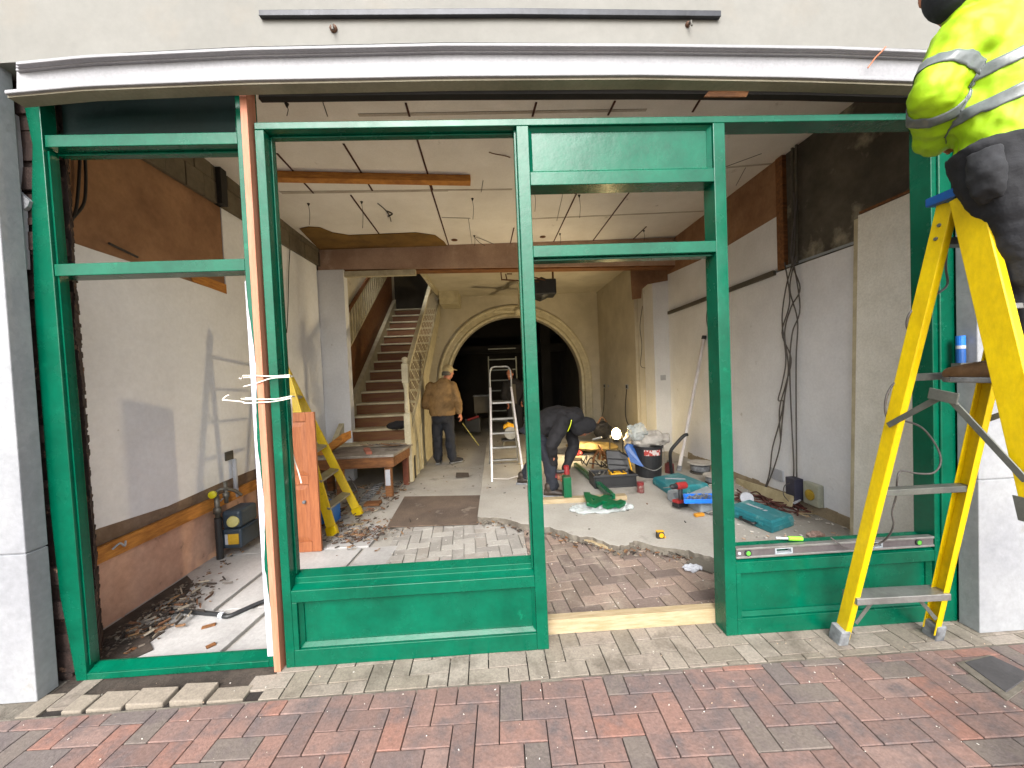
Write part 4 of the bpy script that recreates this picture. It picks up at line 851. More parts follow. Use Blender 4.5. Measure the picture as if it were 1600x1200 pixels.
jk.cap((x0+.18, y0, 1.33), (x0+.28, y0-.05, 1.03), .085, .07); jk.cap((x0+.28, y0-.05, 1.03), hdR+Vector((-.035, 0, .12)), .07, .052)
jk.cap((x0-.18, y0, 1.33), (x0-.28, y0-.03, 1.04), .085, .075); jk.cap((x0-.28, y0-.03, 1.04), (x0-.16, y0+.17, .96), .072, .055)
jk.build('jacket', M['jacket'], P2, remesh=.013, disp=.035, dscale=.11)
tr_ = MB(); tr_.loft([((x0, y0, .72), (.17, 0, 0), (0, .13, 0)), ((x0, y0, .9), (.18, 0, 0), (0, .13, 0)), ((x0, y0, .98), (.17, 0, 0), (0, .12, 0))], 20)
limb(tr_, [(x0-.09, y0, .80), (x0-.10, y0-.01, .45), (x0-.11, y0, .13)], [.10, .085, .075]); limb(tr_, [(x0+.09, y0, .80), (x0+.11, y0-.02, .45), (x0+.13, y0, .12)], [.10, .085, .075])
tr_.build('trousers', M['navy'], P2, remesh=.013, disp=.04, dscale=.10)
boot(P2, (x0-.11, y0-.06, .03), (x0-.10, y0+.2, .03), .12, 'blackcloth'); boot(P2, (x0+.11, y0-.05, .03), (x0+.30, y0+.08, .03), .12, 'blackcloth')
tag(MB().bar(py(723, 662, 6.22), py(748, 696, 5.98), .028, .008, (1, 0, 0)).build('measuring_stick', mat('yellow_stick', 'c8bc68', 'b0a452', rough=.5), bevel=.002), 'thin yellow measuring stick held low by the man in the brown jacket', 'measuring stick')
# ---- man in the dark doorway behind the stepladder
P3 = thing('person', 'man in dark jacket and grey top in the dark room behind the aluminium stepladder', 'person', (.36, 9.2, 0))
x0, y0 = .42, 9.15
hc = py(797, 585, 9.15); sc3 = 1.0
body = MB(); e = head(body, hc, (-.5, -.8, -.2), (0, 0, 1)); body.cap(hc-Vector((0, 0, .09)), (x0, y0, 1.25), .055, .065)
hz = hc.z-1.53
limb(body, [(x0, y0, 1.2+hz), (x0, y0, .9+hz)], [.1, .1]); limb(body, [(x0-.18, y0, 1.3+hz), (x0-.25, y0-.06, 1.02+hz), (x0-.16, y0-.2, .85+hz)], [.05, .04, .03]); limb(body, [(x0+.18, y0, 1.3+hz), (x0+.26, y0-.03, 1.02+hz), (x0+.16, y0-.18, .88+hz)], [.05, .04, .03])
hand(body, (x0-.16, y0-.2, .85+hz), (.2, -.5, -.8), (.8, 0, .2), 1, 1, -1); hand(body, (x0+.16, y0-.18, .88+hz), (-.1, -.6, -.75), (-.8, 0, .2), 1, 1, 1)
body.build('body', M['skin'], P3, remesh=.009); eyes(e, P3)
MB().ell(hc+Vector((.02, .025, .045)), (.082, 0, 0), (0, .09, 0), (0, 0, .085)).build('hair', M['hair'], P3, remesh=.01)
jk = MB(); jk.loft([((x0, y0, .80+hz), (.2, 0, 0), (0, .14, 0)), ((x0, y0, 1.05+hz), (.205, 0, 0), (0, .14, 0)), ((x0, y0, 1.28+hz), (.21, 0, 0), (0, .13, 0)), ((x0, y0, 1.38+hz), (.15, 0, 0), (0, .1, 0)), ((x0, y0, 1.43+hz), (.07, 0, 0), (0, .07, 0))], 22)
for q in (-1, 1): jk.cap((x0+q*.18, y0, 1.3+hz), (x0+q*.26, y0-.05, 1.02+hz), .08, .07); jk.cap((x0+q*.26, y0-.05, 1.02+hz), (x0+q*.17, y0-.17, .89+hz), .065, .05)
jk.build('jacket', M['blackcloth'], P3, remesh=.013, disp=.03, dscale=.1)
MB().prism([(x0-.09, y0-.155, .84+hz), (x0+.05, y0-.155, .84+hz), (x0+.04, y0-.145, 1.3+hz), (x0-.06, y0-.145, 1.3+hz)], (0, .02, 0)).build('shirt_front', M['darkgrey'], P3, bevel=.01)
tr_ = MB(); limb(tr_, [(x0-.09, y0, .78+hz), (x0-.1, y0, .45), (x0-.1, y0, .12)], [.11, .085, .07]); limb(tr_, [(x0+.09, y0, .78+hz), (x0+.1, y0, .45), (x0+.1, y0, .12)], [.11, .085, .07]); tr_.build('trousers', M['blackcloth'], P3, remesh=.013)
boot(P3, (x0-.1, y0+.06, 0), (x0-.13, y0-.2, 0), .11, 'blackcloth'); boot(P3, (x0+.1, y0+.06, 0), (x0+.11, y0-.2, 0), .11, 'blackcloth')
# ---- man bent over with drill
P4 = thing('person', 'man in black hooded top bent double over a drill on the concrete floor', 'person', (.6, 4.6, .06))
Yb = 4.55
hip = py(835, 672, 4.6); shd = py(893, 652, 4.5); hc = py(913, 668, 4.42); hnd1 = py(866, 737, 4.42); hnd2 = py(884, 738, 4.5)
dh = Vector((.25, .45, -.86)).normalized(); uph = Vector((.85, .05, .3)).normalized()
body = MB(); e = head(body, hc, dh, uph); body.cap(hc-uph*.08, shd, .055, .065); limb(body, [shd, hip], [.11, .11])
s1 = shd+Vector((-.13, -.16, -.02)); s2 = shd+Vector((.02, .17, -.02)); e1 = py(862, 696, 4.25); e2 = py(896, 700, 4.62)
limb(body, [s1, e1, hnd1], [.05, .04, .03]); limb(body, [s2, e2, hnd2], [.05, .04, .03])
hand(body, hnd1, (.35, .1, -.9), (-.2, -1, 0), 1, 1.2, -1); hand(body, hnd2, (-.3, -.1, -.9), (.2, -1, 0), 1, 1.2, 1)
body.build('body', M['skin'], P4, remesh=.008); eyes(e, P4)
hd = MB(); hd.ell(hc+uph*.03-dh*.022, (.095, 0, 0), (0, .096, 0), (0, 0, .10)); hd.cap(hc+uph*.06-dh*.01, hc-uph*.05-dh*.04, .09, .085)
hd.build('beanie', mat('black_beanie', '17171a', '1f1f22', rough=.95, bump=.3, bscale=60), P4, remesh=.01)
jk = MB(); ax = (shd-hip).normalized(); sd = Vector((.0, 1, 0)); upb = sd.cross(ax).normalized(); upb = upb if upb.z > 0 else -upb
jk.loft([(hip-ax*.05, sd*.17, upb*.14), (hip+ax*.08+upb*.02, sd*.19, upb*.155), (Pl(hip, shd, .5)+upb*.045, sd*.215, upb*.16), (Pl(hip, shd, .85)+upb*.03, sd*.22, upb*.14), (shd+ax*.06, sd*.17, upb*.11), (shd+ax*.13-upb*.02, sd*.09, upb*.08)], 24)
jk.cap(s1, e1, .085, .07); jk.cap(e1, hnd1+Vector((0, 0, .06)), .068, .05); jk.cap(s2, e2, .085, .07); jk.cap(e2, hnd2+Vector((0, 0, .06)), .068, .05)
jk.cap(shd, hc-uph*.07-dh*.02, .095, .085)
jj = jk.build('hooded_top', M['blackcloth'], P4, remesh=.012, disp=.04, dscale=.10)
MB().curve([py(887, 674, 4.30), py(891, 665, 4.29), py(893, 656, 4.30)], .006).build('yellow_cord', mat('yellow_cord', 'c8d400', None, rough=.5), jj)
tr_ = MB(); tr_.loft([(hip+Vector((-.06, 0, -.08)), (.13, 0, -.08), (0, .16, 0)), (hip+Vector((0, 0, .0)), (.10, 0, -.1), (0, .17, 0)), (hip+Vector((.05, 0, .03)), (.08, 0, -.1), (0, .16, 0))], 20)
f1 = pz(868, 775, .06); f2 = Vector((.33, 4.95, .06))
limb(tr_, [hip+Vector((0, -.09, -.03)), (.58, 4.42, .50), (f1.x-.03, f1.y, .17)], [.105, .085, .07]); limb(tr_, [hip+Vector((0, .09, -.03)), (.50, 4.85, .48), (f2.x, f2.y, .17)], [.105, .085, .07])
tr_.build('trousers', M['navy'], P4, remesh=.012, disp=.035, dscale=.09)
boot(P4, (f1.x-.13, f1.y+.0, .06), (f1.x+.14, f1.y-.05, .06), .12, 'dboot'); boot(P4, (f2.x-.1, f2.y, .06), (f2.x+.17, f2.y-.05, .06), .12, 'dboot')
def drill(t, grip, aim, up, s=1.0):                 # aim = bit direction, up = from battery to body
    g = Vector(grip); a = Vector(aim).normalized(); u = Vector(up); u = (u-a*u.dot(a)).normalized(); sd = a.cross(u)
    top = g+u*.07*s
    MB().tube([top-a*.07*s, top-a*.06*s, top+a*.03*s, top+a*.05*s], [.02*s, .032*s, .032*s, .026*s], 16).build('motor_housing', M['redp'], t, smooth=False)
    ch = MB().tube([top+a*.051*s, top+a*.10*s, top+a*.12*s], [.024*s, .022*s, .012*s], 14).build('chuck', M['black'], t)
    MB().tube([top+a*.12*s, top+a*.20*s], [.004*s, .003*s], 8).build('drill_bit', M['alu'], ch)
    MB().loft([(g+u*.045*s-a*.005*s, a*.021*s, sd*.016*s), (g, a*.020*s, sd*.017*s), (g-u*.05*s-a*.005*s, a*.026*s, sd*.018*s)], 14).build('handle', M['black'], t)
    o = g-u*.075*s+a*.01*s; MB().prism([o-a*.055*s-sd*.035*s, o+a*.055*s-sd*.035*s, o+a*.055*s+sd*.035*s, o-a*.055*s+sd*.035*s], u*.026*s).build('battery_foot', M['redp'], t, bevel=.006)
    o = g-u*.112*s+a*.008*s; MB().prism([o-a*.058*s-sd*.037*s, o+a*.058*s-sd*.037*s, o+a*.058*s+sd*.037*s, o-a*.058*s+sd*.037*s], u*.036*s).build('battery', M['black'], t, bevel=.006)
t = thing('cordless_drill', 'red and black cordless drill held down to the floor by the bent man', 'drill', py(872, 740, 4.4))
drill(t, py(876, 737, 4.36), (.05, -.1, -1), (1, -.2, 0), 1.0)
# ============================================================= CEILING THINGS
a_, b_ = pc(425, 276, .035), pc(735, 282, .035)
tag(MB().bar(a_, b_, .10, .065).build('ceiling_batten', M['orangewood'], bevel=.003), 'long orange timber batten left fixed across the white ceiling', 'timber batten')
HW = [(482, 318, 350), (565, 315, 355), (738, 310, 342), (448, 162, 180), (905, 305, 340), (875, 365, 382), (1006, 360, 378), (741, 368, 384), (1190, 225, 0), (835, 298, 330)]
lab = ['thin wire hanging from the ceiling just right of the left jamb, below the orange batten', 'thin wire hanging between the two dark gaps left of the torn ceiling patch', 'thin wire hanging from the middle of the ceiling, right of the orange batten end', 'short wire hook on the ceiling strip above the left end of the green head rail', 'thin wire hanging from the ceiling behind the open upper light of the doorway', 'short wire hanging near the ceiling socket behind the door transom', 'short wire hanging at the right of the door opening, near a dark gap', 'short wire hanging beside the right end of the torn ceiling patch', 'small wire stub', 'dark wire hanging right beside the middle green door post, above the transom']
for i, (x, ya, yb) in enumerate(HW):
    if not yb: continue
    p = pc(x, ya, .0); L_ = (yb-ya)/600*p.y
    t = thing('ceiling_hook', lab[i], 'wire', (p.x, p.y, p.z), 'wires hanging from the ceiling')
    MB().lathe([(.016, 0), (.008, .02), (.003, .03)], p, 10, (0, 0, -1)).build('hook_base', M['dcable'], t)
    MB().curve([p-Vector((0, 0, .02)), p+Vector((.008, 0, -.5*L_)), p+Vector((-.004, .0, -L_))], .0028, 4, 5).build('hanging_wire', M['dcable'], t)
mb = MB(); mb.curve([pc(590, 318, .01), pc(600, 326, .01), pc(608, 336, .02), pc(611, 346, .03)], .006); mb.curve([pc(604, 330, .01), pc(613, 334, .01), pc(606, 338, .03)], .008)
tag(mb.build('cable_knot', M['dcable']), 'knotted dark cable end sticking out of the ceiling below the orange batten', 'cable')
tag(MB().curve([pc(764, 238, .008), pc(775, 241, .03), pc(787, 243, .01), pc(797, 246, .012)], .0045).build('cable_end', M['rust']), 'short brown cable end lying against the ceiling near the middle green post', 'cable')
tag(MB().curve([pc(780, 385, .01), (py(745, 371, 5.6)), (py(748, 378, 5.6)), (py(758, 384, 5.6))], .004).build('cable_loop', M['cable']), 'small looped cable over the beam beside the torn ceiling patch', 'cable')
# fan
fc = py(812, 488, 8.0)
t = thing('ceiling_fan', 'cream ceiling fan hanging in front of the arch', 'fan', (fc.x, 8.0, 3.38))
MB().tube([(fc.x, 8.0, fc.z), (fc.x, 8.0, 3.38)], .018).build('down_rod', M['cream'], t)
MB().lathe([(.02, .12), (.10, .10), (.13, .04), (.12, -.02), (.06, -.06), (.01, -.07)], (fc.x, 8.0, fc.z), 20).build('motor', M['cream'], t, smooth=True)
for k in range(4):
    a = R(20+90*k); d = Vector((math.cos(a), math.sin(a), 0)); s = Vector((-math.sin(a), math.cos(a), .15))
    MB().prism([Vector((fc.x, 8, fc.z))+d*.12+s*.04, Vector((fc.x, 8, fc.z))+d*.55+s*.065, Vector((fc.x, 8, fc.z))+d*.55-s*.065, Vector((fc.x, 8, fc.z))+d*.12-s*.04], (0, 0, .008)).build('blade', M['cream'], t)
# projector-like unit on brackets
pj = py(845, 452, 6.75)
t = thing('ceiling_unit', 'black box unit hung from brown brackets under the ceiling beam', 'ceiling unit', (pj.x, 6.75, pj.z))
MB().loft([((pj.x, 6.55, pj.z), (.13, 0, 0), (0, 0, .14)), ((pj.x, 6.6, pj.z), (.17, 0, 0), (0, 0, .18)), ((pj.x, 6.95, pj.z), (.17, 0, 0), (0, 0, .18))], 8).build('housing', M['black'], t)
MB().box(pj.x-.30, pj.x+.24, 6.52, 6.9, pj.z-.13, pj.z+.13).build('casing', M['black'], t, bevel=.02)
for x in (pj.x-.26, pj.x+.2): MB().box(x, x+.03, 6.7, 6.73, pj.z+.1, 3.38).build('bracket', M['rust'], t)
q = py(782, 428, 6.5)
mb = MB()
for a, b in [((782, 420), (784, 438)), ((784, 437), (842, 440)), ((790, 428), (792, 437)), ((792, 428), (800, 428)), ((775, 420), (788, 420)), ((830, 432), (852, 438))]: mb.bar(py(*a, 6.5), py(*b, 6.5), .018, .018)
mb.build('mounting_frame', M['rust'], t)
# ============================================================= LEFT WALL THINGS
t = thing('wall_batten', 'orange timber batten with white plastic clips along the foot of the left wall', 'timber batten', (XL+.02, 3.2, .43))
MB().prism([(XL+.002, 2.16, .43), (XL+.002, 5.6, .41), (XL+.002, 5.6, .51), (XL+.002, 2.16, .53)], (.035, 0, 0)).build('batten', M['orangewood'], t, bevel=.003)
for a, b in ((185, 853), (349, 780)):
    c = px(a, b, XL+.05); MB().curve([c+Vector((0, -.04, -.005)), c+Vector((.02, -.01, .02)), c+Vector((.02, .02, -.01)), c+Vector((0, .05, .01))], .006).build('clip', M['primer'], t)
# dark split
c = px(365, 850, -2.38)
g = thing('gas_meter', 'grey-blue gas meter with yellow labels and metal pipes low on the left wall', 'gas meter', (-2.33, 3.45, .1))
gx, gy = -2.37, 3.42
MB().box(gx-.08, gx+.09, gy, gy+.26, .07, .24).build('lower_case', M['gasgrey'], g, bevel=.015)
MB().box(gx-.075, gx+.085, gy+.005, gy+.255, .242, .40).build('upper_case', M['gasgrey'], g, bevel=.025)
MB().box(gx-.02, gx+.07, gy-.006, gy-.001, .11, .20).build('yellow_label', mat('yellow_label', 'c8a030', 'a08020', rough=.5), g)
MB().box(gx-.045, gx-.021, gy-.006, gy-.001, .11, .20).build('white_label', M['primer'], g)
MB().lathe([(.05, 0), (.045, .012), (.01, .014)], (gx+.03, gy+.0, .31), 16, (.3, -1, .2)).build('index_dial', mat('dial_olive', 'a8a060', '8a8450', rough=.4), g)
mb = MB(); mb.tube([(gx-.075, gy-.03, .0), (gx-.075, gy-.03, .36)], .028, 12); mb.build('black_pipe', M['black'], g)
mb = MB(); mb.tube([(gx-.075, gy-.03, .362), (gx-.075, gy-.03, .55)], .02, 10); mb.tube([(gx-.075, gy-.03, .40), (gx-.075, gy-.03, .45)], .03, 8); mb.tube([(gx-.03, gy+.02, .47), (gx-.03, gy+.02, .66)], .016, 10); mb.tube([(gx-.03, gy+.02, .52), (gx-.03, gy+.02, .56)], .026, 6)
mb.curve([(gx-.075, gy-.03, .55), (gx-.07, gy-.02, .59), (gx-.03, gy+.0, .60), (gx+.0, gy+.08, .56), (gx+.02, gy+.14, .50)], .014); mb.build('pipework', M['brass'], g, smooth=True)
MB().lathe([(.03, 0), (.032, .02), (.01, .026)], (gx-.08, gy-.06, .575), 14, (0.2, -1, 0)).build('yellow_valve_cap', mat('valve_yellow', 'c8c020', None, rough=.4), g)
tag(MB().tube([(XL+.03, 3.72, .44), (XL+.03, 3.72, .80)], .02, 10).build('white_pipe_stub', M['primer'], smooth=True), 'short white pipe standing up from the orange batten beside the meter', 'pipe')
tag(MB().box(XL-.002, XL+.012, 3.64, 3.74, .80, .88).build('pipe_hole_plate', M['darkgrey']), 'small grey square plate on the left wall above the white pipe stub', 'plate')
# black conduit on the floor, bent
tag(MB().curve([pz(243, 950, .02), pz(300, 956, .02), pz(340, 960, .02), pz(356, 963, .02), pz(380, 953, .02), pz(408, 941, .02), pz(440, 930, .02)], .014, 5, 8).build('black_conduit', M['black'], smooth=True), 'bent black plastic conduit lying across the grey flags behind the left frame', 'conduit')
MBk = MB(); MBk.lathe([(.02, 0), (.02, .03)], pz(348, 961, .02)-Vector((.02, 0, -.0)), 10, (1, -.1, 0)); tag(MBk.build('conduit_coupling', M['primer']), 'pale coupling at the bend of the black conduit', 'coupling')
# hanging cables at upper left
mb = MB()
for tr in [[(125, 248), (122, 300), (118, 330), (108, 352)], [(133, 246), (134, 290), (130, 320), (110, 345)], [(170, 380), (195, 392), (215, 402)]]: mb.curve([px(a, b, XL+.03) for a, b in tr], .008)
tag(mb.build('wall_cables', M['dcable'], smooth=True), 'dark cables drooping down the brown plaster at the top left', 'cable')
# pale socket pieces
def socket(p, nx_, s=1, label='', grp='sockets and switches on the walls', dark=True):
    t = thing('wall_socket', label, 'socket', p, grp); p = Vector(p)
    if nx_: MB().box(p.x-.012, p.x, p.y-.075*s, p.y+.075*s, p.z-.045*s, p.z+.045*s).build('face_plate', M['primer'], t, bevel=.004); 
    else: MB().box(p.x-.045*s, p.x+.045*s, p.y-.012, p.y, p.z-.045*s, p.z+.045*s).build('face_plate', M['primer'], t, bevel=.004)
    if dark and nx_: MB().box(p.x-.03, p.x-.0125, p.y-.05*s, p.y-.0*s, p.z-.03*s, p.z+.03*s).build('plug', M['black'], t, bevel=.003)
    return t
for (a, b, X, lb, s_) in [(945, 603, 2.55, 'plug in the wall socket nearest the arch on the rear right wall', .9), (951, 603, 2.55, 'small white wall plate just right of the socket beside the arch', .6), (980, 604, 2.55, 'wall socket with black plug between the arch and the pier', 1)]:
    p = px(a, b, X); socket((X-.001, p.y, p.z), True, s_, lb, dark=(s_ != .6))
p = py(1036, 590, 6.4); t = socket((p.x, 6.399, p.z), False, 1, 'white switch plate on the bright face of the pier', dark=False)
p = px(1214, 741, XR); socket((XR-.001, p.y, p.z), True, 1.3, 'white socket plate low on the right wall beside the hanging cables', dark=False)
for a, lb in (([(944, 607), (943, 640), (937, 660), (932, 676)], 'black lead hanging from the plug beside the arch'), ([(979, 608), (977, 640), (980, 660), (990, 672)], 'black lead hanging from the socket next to the pier')):
    tag(MB().curve([px(x, y, 2.51) for x, y in a], .008).build('power_lead', M['dcable'], smooth=True), lb, 'cable')
tag(MB().curve([px(x, y, 2.93) for x, y in [(1106, 478), (1104, 500), (1109, 525), (1112, 545)]], .006).build('wall_cable', M['cable'], smooth=True), 'short grey cable hanging from the wall ledge behind the right door post', 'cable')
tag(MB().curve([px(x, y, 2.52) for x, y in [(1004, 478), (1000, 510), (1003, 540), (1001, 570), (1008, 575)]], .006).build('wall_cable', M['cable'], smooth=True), 'thin dark cable running down the rear right wall below the torn plaster', 'cable')
tag(MB().curve([px(x, y, XL+.02) for x, y in [(453, 390), (451, 430), (450, 480), (448, 520)]], .005).build('wall_cable', M['dcable'], smooth=True), 'thin dark cable hanging straight down the left wall near the stairs', 'cable')
# ============================================================= RIGHT WALL CABLES
t = thing('hanging_cables', 'tangle of grey cables hanging down the right wall to the floor', 'cable', (2.9, 3.8, 2.4))
for tr in [[(1240, 300), (1242, 360), (1238, 410), (1228, 450), (1222, 500), (1228, 560), (1222, 600), (1216, 625), (1224, 628), (1218, 660), (1207, 700), (1203, 735), (1196, 760), (1182, 785)],
           [(1246, 310), (1236, 400), (1250, 450), (1236, 480), (1226, 520), (1232, 575), (1226, 620), (1222, 660), (1218, 700), (1206, 740), (1190, 778)],
           [(1238, 400), (1250, 480), (1238, 520), (1234, 575), (1237, 660), (1240, 720), (1240, 745)],
           [(1244, 400), (1234, 450), (1246, 500), (1244, 560), (1244, 650), (1245, 745)],
           [(1226, 410), (1234, 470), (1222, 520), (1236, 560), (1228, 600), (1218, 640), (1220, 690)]]:
    MB().curve([px(a, b, XR-.04) for a, b in tr], .0065, 6, 6).build('cable', M['cable'], t, smooth=True)
# electric box and round meter
p = px(1242, 762, XR-.06)
t = thing('junction_box', 'dark open junction box hanging at the foot of the right wall under the cables', 'junction box', (p.x, p.y, .06))
MB().box(p.x-.05, p.x+.04, p.y-.06, p.y+.06, p.z-.11, p.z+.10).build('box', mat('purple_grey_box', '3a3a4c', '2c2c3a', rough=.6, c3='5a5868', c3thr=(.6, .7)), t, bevel=.006)
MB().bar((p.x-.07, p.y-.07, p.z-.13), (p.x+.0, p.y-.06, p.z-.10), .02, .012).build('white_strip', M['primer'], t)
mb = MB()
for k in range(7):
    x = p.x-.04+k*.013; mb.curve([(x, p.y-.02, p.z-.10), (x-.02, p.y-.03, p.z-.15), (x+random.uniform(-.05, .05), p.y-.05, .07)], .004)
mb.build('wire_tails', M['copper'], t)
MB().curve([(p.x-.05, p.y, p.z+.05), (p.x-.12, p.y-.02, p.z+.03), (p.x-.14, p.y-.03, p.z-.05), (p.x-.09, p.y-.03, p.z-.12)], .004).build('lead', M['cable'], t)
p = px(1262, 770, XR-.06)
t = thing('round_meter', 'clear square cover with a round yellow dial on the right wall', 'meter', (XR-.03, p.y, p.z))
MB().box(XR-.06, XR-.002, p.y-.12, p.y+.06, p.z-.11, p.z+.10).build('clear_cover', mat('milky_cover', 'a8aa98', '96988a', rough=.3), t, bevel=.012)
MB().lathe([(.05, 0), (.05, .012), (.02, .018), (.001, .018)], (XR-.061, p.y-.03, p.z-.01), 18, (-1, 0, 0)).build('yellow_dial', mat('dial_yellow', 'b89a30', '9a8028', rough=.4), t)
# tall cream door leaf leaning at the right
t = thing('door_leaf', 'tall cream painted door leaf leaning on the right wall behind the yellow ladder', 'door', (2.87, 2.55, .06))
mb = MB(); mb.prism([(2.80, 2.22, .06), (2.80, 2.92, .06), (2.885, 2.92, 2.62), (2.885, 2.22, 2.62)], (.04, 0, 0)); mb.build('leaf', mat('cream_door_paint', 'f0efe6', 'e4e3d8', rough=.6, c3='8f8a7c', c3thr=(.7, .76), c3scale=14), t, bevel=.004)
MB().bar((2.80+.02, 2.935, .07), (2.90, 2.935, 2.60), .05, .02, (1, 0, 0)).build('edge_lipping', M['cream'], t, bevel=.003)
MB().bar((2.90, 2.23, 2.632), (2.90, 2.90, 2.632), .05, .016).build('raw_top_edge', M['oldwood'], t)
tag(MB().ell((2.88, 2.36, 2.80), (.06, 0, 0), (0, .07, 0), (0, 0, .13)).build('insulation_lump', mat('foam', '8a6a40', '5f4628', rough=.9, bump=.8, bscale=30), disp=.06, dscale=.05, sub=1), 'brown lump of old filler in the wall above the cream door leaf', 'filler')
# sticker on the right pillar's side
p = py(1517, 565, 2.01)
t = thing('sealant_tube', 'blue and white tube standing in the gap beside the right white pillar', 'tube', (2.50, 1.99, 1.46))
for za, zb, mm in ((1.455, 1.53, 'bluep'), (1.5305, 1.548, 'primer'), (1.5485, 1.60, 'bluebright')):
    MB().lathe([(.019, 0), (.019, zb-za)], (2.505, 1.965, za), 14).build('tube_band', M[mm], t, smooth=False)
MB().box(2.48, 2.532, 1.945, 1.99, 1.435, 1.4545).build('bracket', M['bracesteel'], t)
# ============================================================= SILL LEVEL
t = thing('spirit_level', 'long grey aluminium spirit level with green vials resting on the right window sill', 'spirit level', (1.87, 2.0, .42))
lv = mat('level_grey', '6e696a', '625d5e', rough=.4, metal=.4)
x0, x1, ya, yb, za, zb = 1.280, 2.420, 2.034, 2.058, .428, .486
mb = MB()
for a, b in ((x0, 1.50), (1.60, 2.02), (2.12, x1)): mb.box(a, b, ya, yb, za+.012, zb-.012)
mb.build('body', lv, t)
MB().box(x0-.001, x1+.001, ya-.006, yb+.004, zb-.0115, zb).build('rail', M['alu'], t, bevel=.002); MB().box(x0-.001, x1+.001, ya-.006, yb+.004, za, za+.0115).build('rail', M['alu'], t, bevel=.002)
for x in (1.345, 2.33):
    MB().lathe([(.019, 0), (.019, .006), (.013, .007)], (x, ya, .457), 18, (0, -1, 0)).build('vial_ring', M['black'], t); MB().lathe([(.012, 0), (.012, .009), (.001, .0095)], (x, ya, .457), 14, (0, -1, 0)).build('vial', mat('vial_green', '4a9a3a', '6ac04a', rough=.2), t)
for a, b in ((1.50, 1.60), (2.02, 2.12)):
    mb = MB()
    mb.box(a, b, ya-.003, yb, za+.012, za+.018); mb.box(a, b, ya-.003, yb, zb-.018, zb-.012); mb.box(a, a+.008, ya-.003, yb, za+.0185, zb-.0185); mb.box(b-.008, b, ya-.003, yb, za+.0185, zb-.0185); mb.build('hand_grip', M['greyp'], t)
MB().lathe([(.008, 0), (.008, .003)], (1.298, ya, .457), 12, (0, -1, 0)).build('screw', M['primer'], t)
p = pz(1314, 847, .49)
t = thing('marker_pen', 'bright green and white tool lying behind the spirit level', 'tool', (1.66, 2.1, .475))
MB().tube([(1.63, 2.10, .492), (1.70, 2.085, .492)], .012, 10).build('grip', mat('lime_plastic', '8ae03a', None, rough=.35), t); MB().tube([(1.57, 2.12, .490), (1.629, 2.101, .491)], .006, 8).build('shaft', M['primer'], t)
# ============================================================= MAT, DEBRIS
tag(MB().prism([pz(604, 825, .004), pz(747, 820, .004), pz(752, 775, .012), pz(632, 777, .012)], (0, 0, .012)).build('door_mat', M['mat_'], bevel=.004), 'worn brown coir mat lying on the concrete in front of the stairs', 'mat')
def scatter(n, fx, name, label, cat, m, lo, hi, thin=.25, zf=lambda x, y: 0, hgt=.02):
    mb = MB()
    for _ in range(n):
        x, y = fx(); a = random.uniform(0, 6.28); l_ = random.uniform(lo, hi); w_ = l_*random.uniform(thin, .7 if thin > .2 else thin*2); z = zf(x, y)+random.uniform(0, hgt)
        d = Vector((math.cos(a), math.sin(a), random.uniform(-.15, .25))).normalized(); s = d.cross(Vector((random.uniform(-.4, .4), random.uniform(-.4, .4), 1))).normalized(); u = s.cross(d)
        c = Vector((x, y, z+.004)); h_ = max(.0015, min(l_*.2, .012))
        p = [c+d*l_/2*random.uniform(.7, 1)+s*w_/2*random.uniform(.5, 1), c-d*l_/2+s*w_/2*random.uniform(.4, 1), c-d*l_/2*random.uniform(.6, 1)-s*w_/2, c+d*l_/2-s*w_/2*random.uniform(.3, 1)]
        mb.prism(p, u*h_)
    return tag(mb.build(name, m), label, cat, kind='stuff')
gz = random.gauss
def slabz(x, y): return .058 if (x > -.2 and y > slab_y(x)) else (.0 if y < 3.9 else .01)
scatter(320, lambda: (-2.32+abs(gz(0, .12)), 2.35+abs(gz(0, .2))), 'rubble', 'splinters, chips and dirt heaped behind the sill of the left frame', 'rubble', M['debris'], .01, .075, .1, hgt=.04)
scatter(120, lambda: (-2.40+abs(gz(0, .05)), random.uniform(2.4, 4.6)), 'rubble', 'broken plaster fallen along the foot of the left wall', 'rubble', M['debris'], .008, .03, .3, hgt=.01)
MB().prism([(-2.5, 2.17, 0), (-2.08, 2.17, 0), (-2.02, 2.24, 0), (-2.1, 2.31, 0), (-2.09, 2.40, 0), (-2.2, 2.47, 0), (-2.19, 2.6, 0), (-2.28, 2.68, 0), (-2.3, 2.85, 0), (-2.38, 3.0, 0), (-2.5, 3.1, 0)], (0, 0, .012)).build('dirt_patch', M['dirt'], kind='structure')
scatter(420, lambda: (gz(-1.36, .15), gz(3.72, .12)), 'rubble', 'low heap of splinters and dirt in front of the inner yellow ladder', 'rubble', M['debris'], .01, .05, .15, zf=slabz, hgt=.03)
scatter(420, lambda: (random.uniform(-2.4, -1.25), random.uniform(3.9, 5.4)), 'rubble', 'laths, splinters and plaster scattered under the timber landing', 'rubble', M['debris'], .012, .09, .1, zf=lambda x, y: .01, hgt=.03)
def along():
    k = random.randrange(0, 11); (a, b), (c, d) = slab_edge[k], slab_edge[k+1]; t_ = random.random(); return a+(c-a)*t_, b+(d-b)*t_-abs(gz(.02, .05))
scatter(220, along, 'rubble', 'chips and broken timber along the cracked edge of the concrete slab', 'rubble', M['debris'], .01, .045, .2, hgt=.015)
scatter(260, lambda: (random.uniform(1.9, 2.92), random.uniform(2.5, 4.6)), 'rubble', 'plaster dust and pale fragments by the broken skirting of the right wall', 'rubble', M['dust'], .006, .035, .3, zf=slabz, hgt=.006)
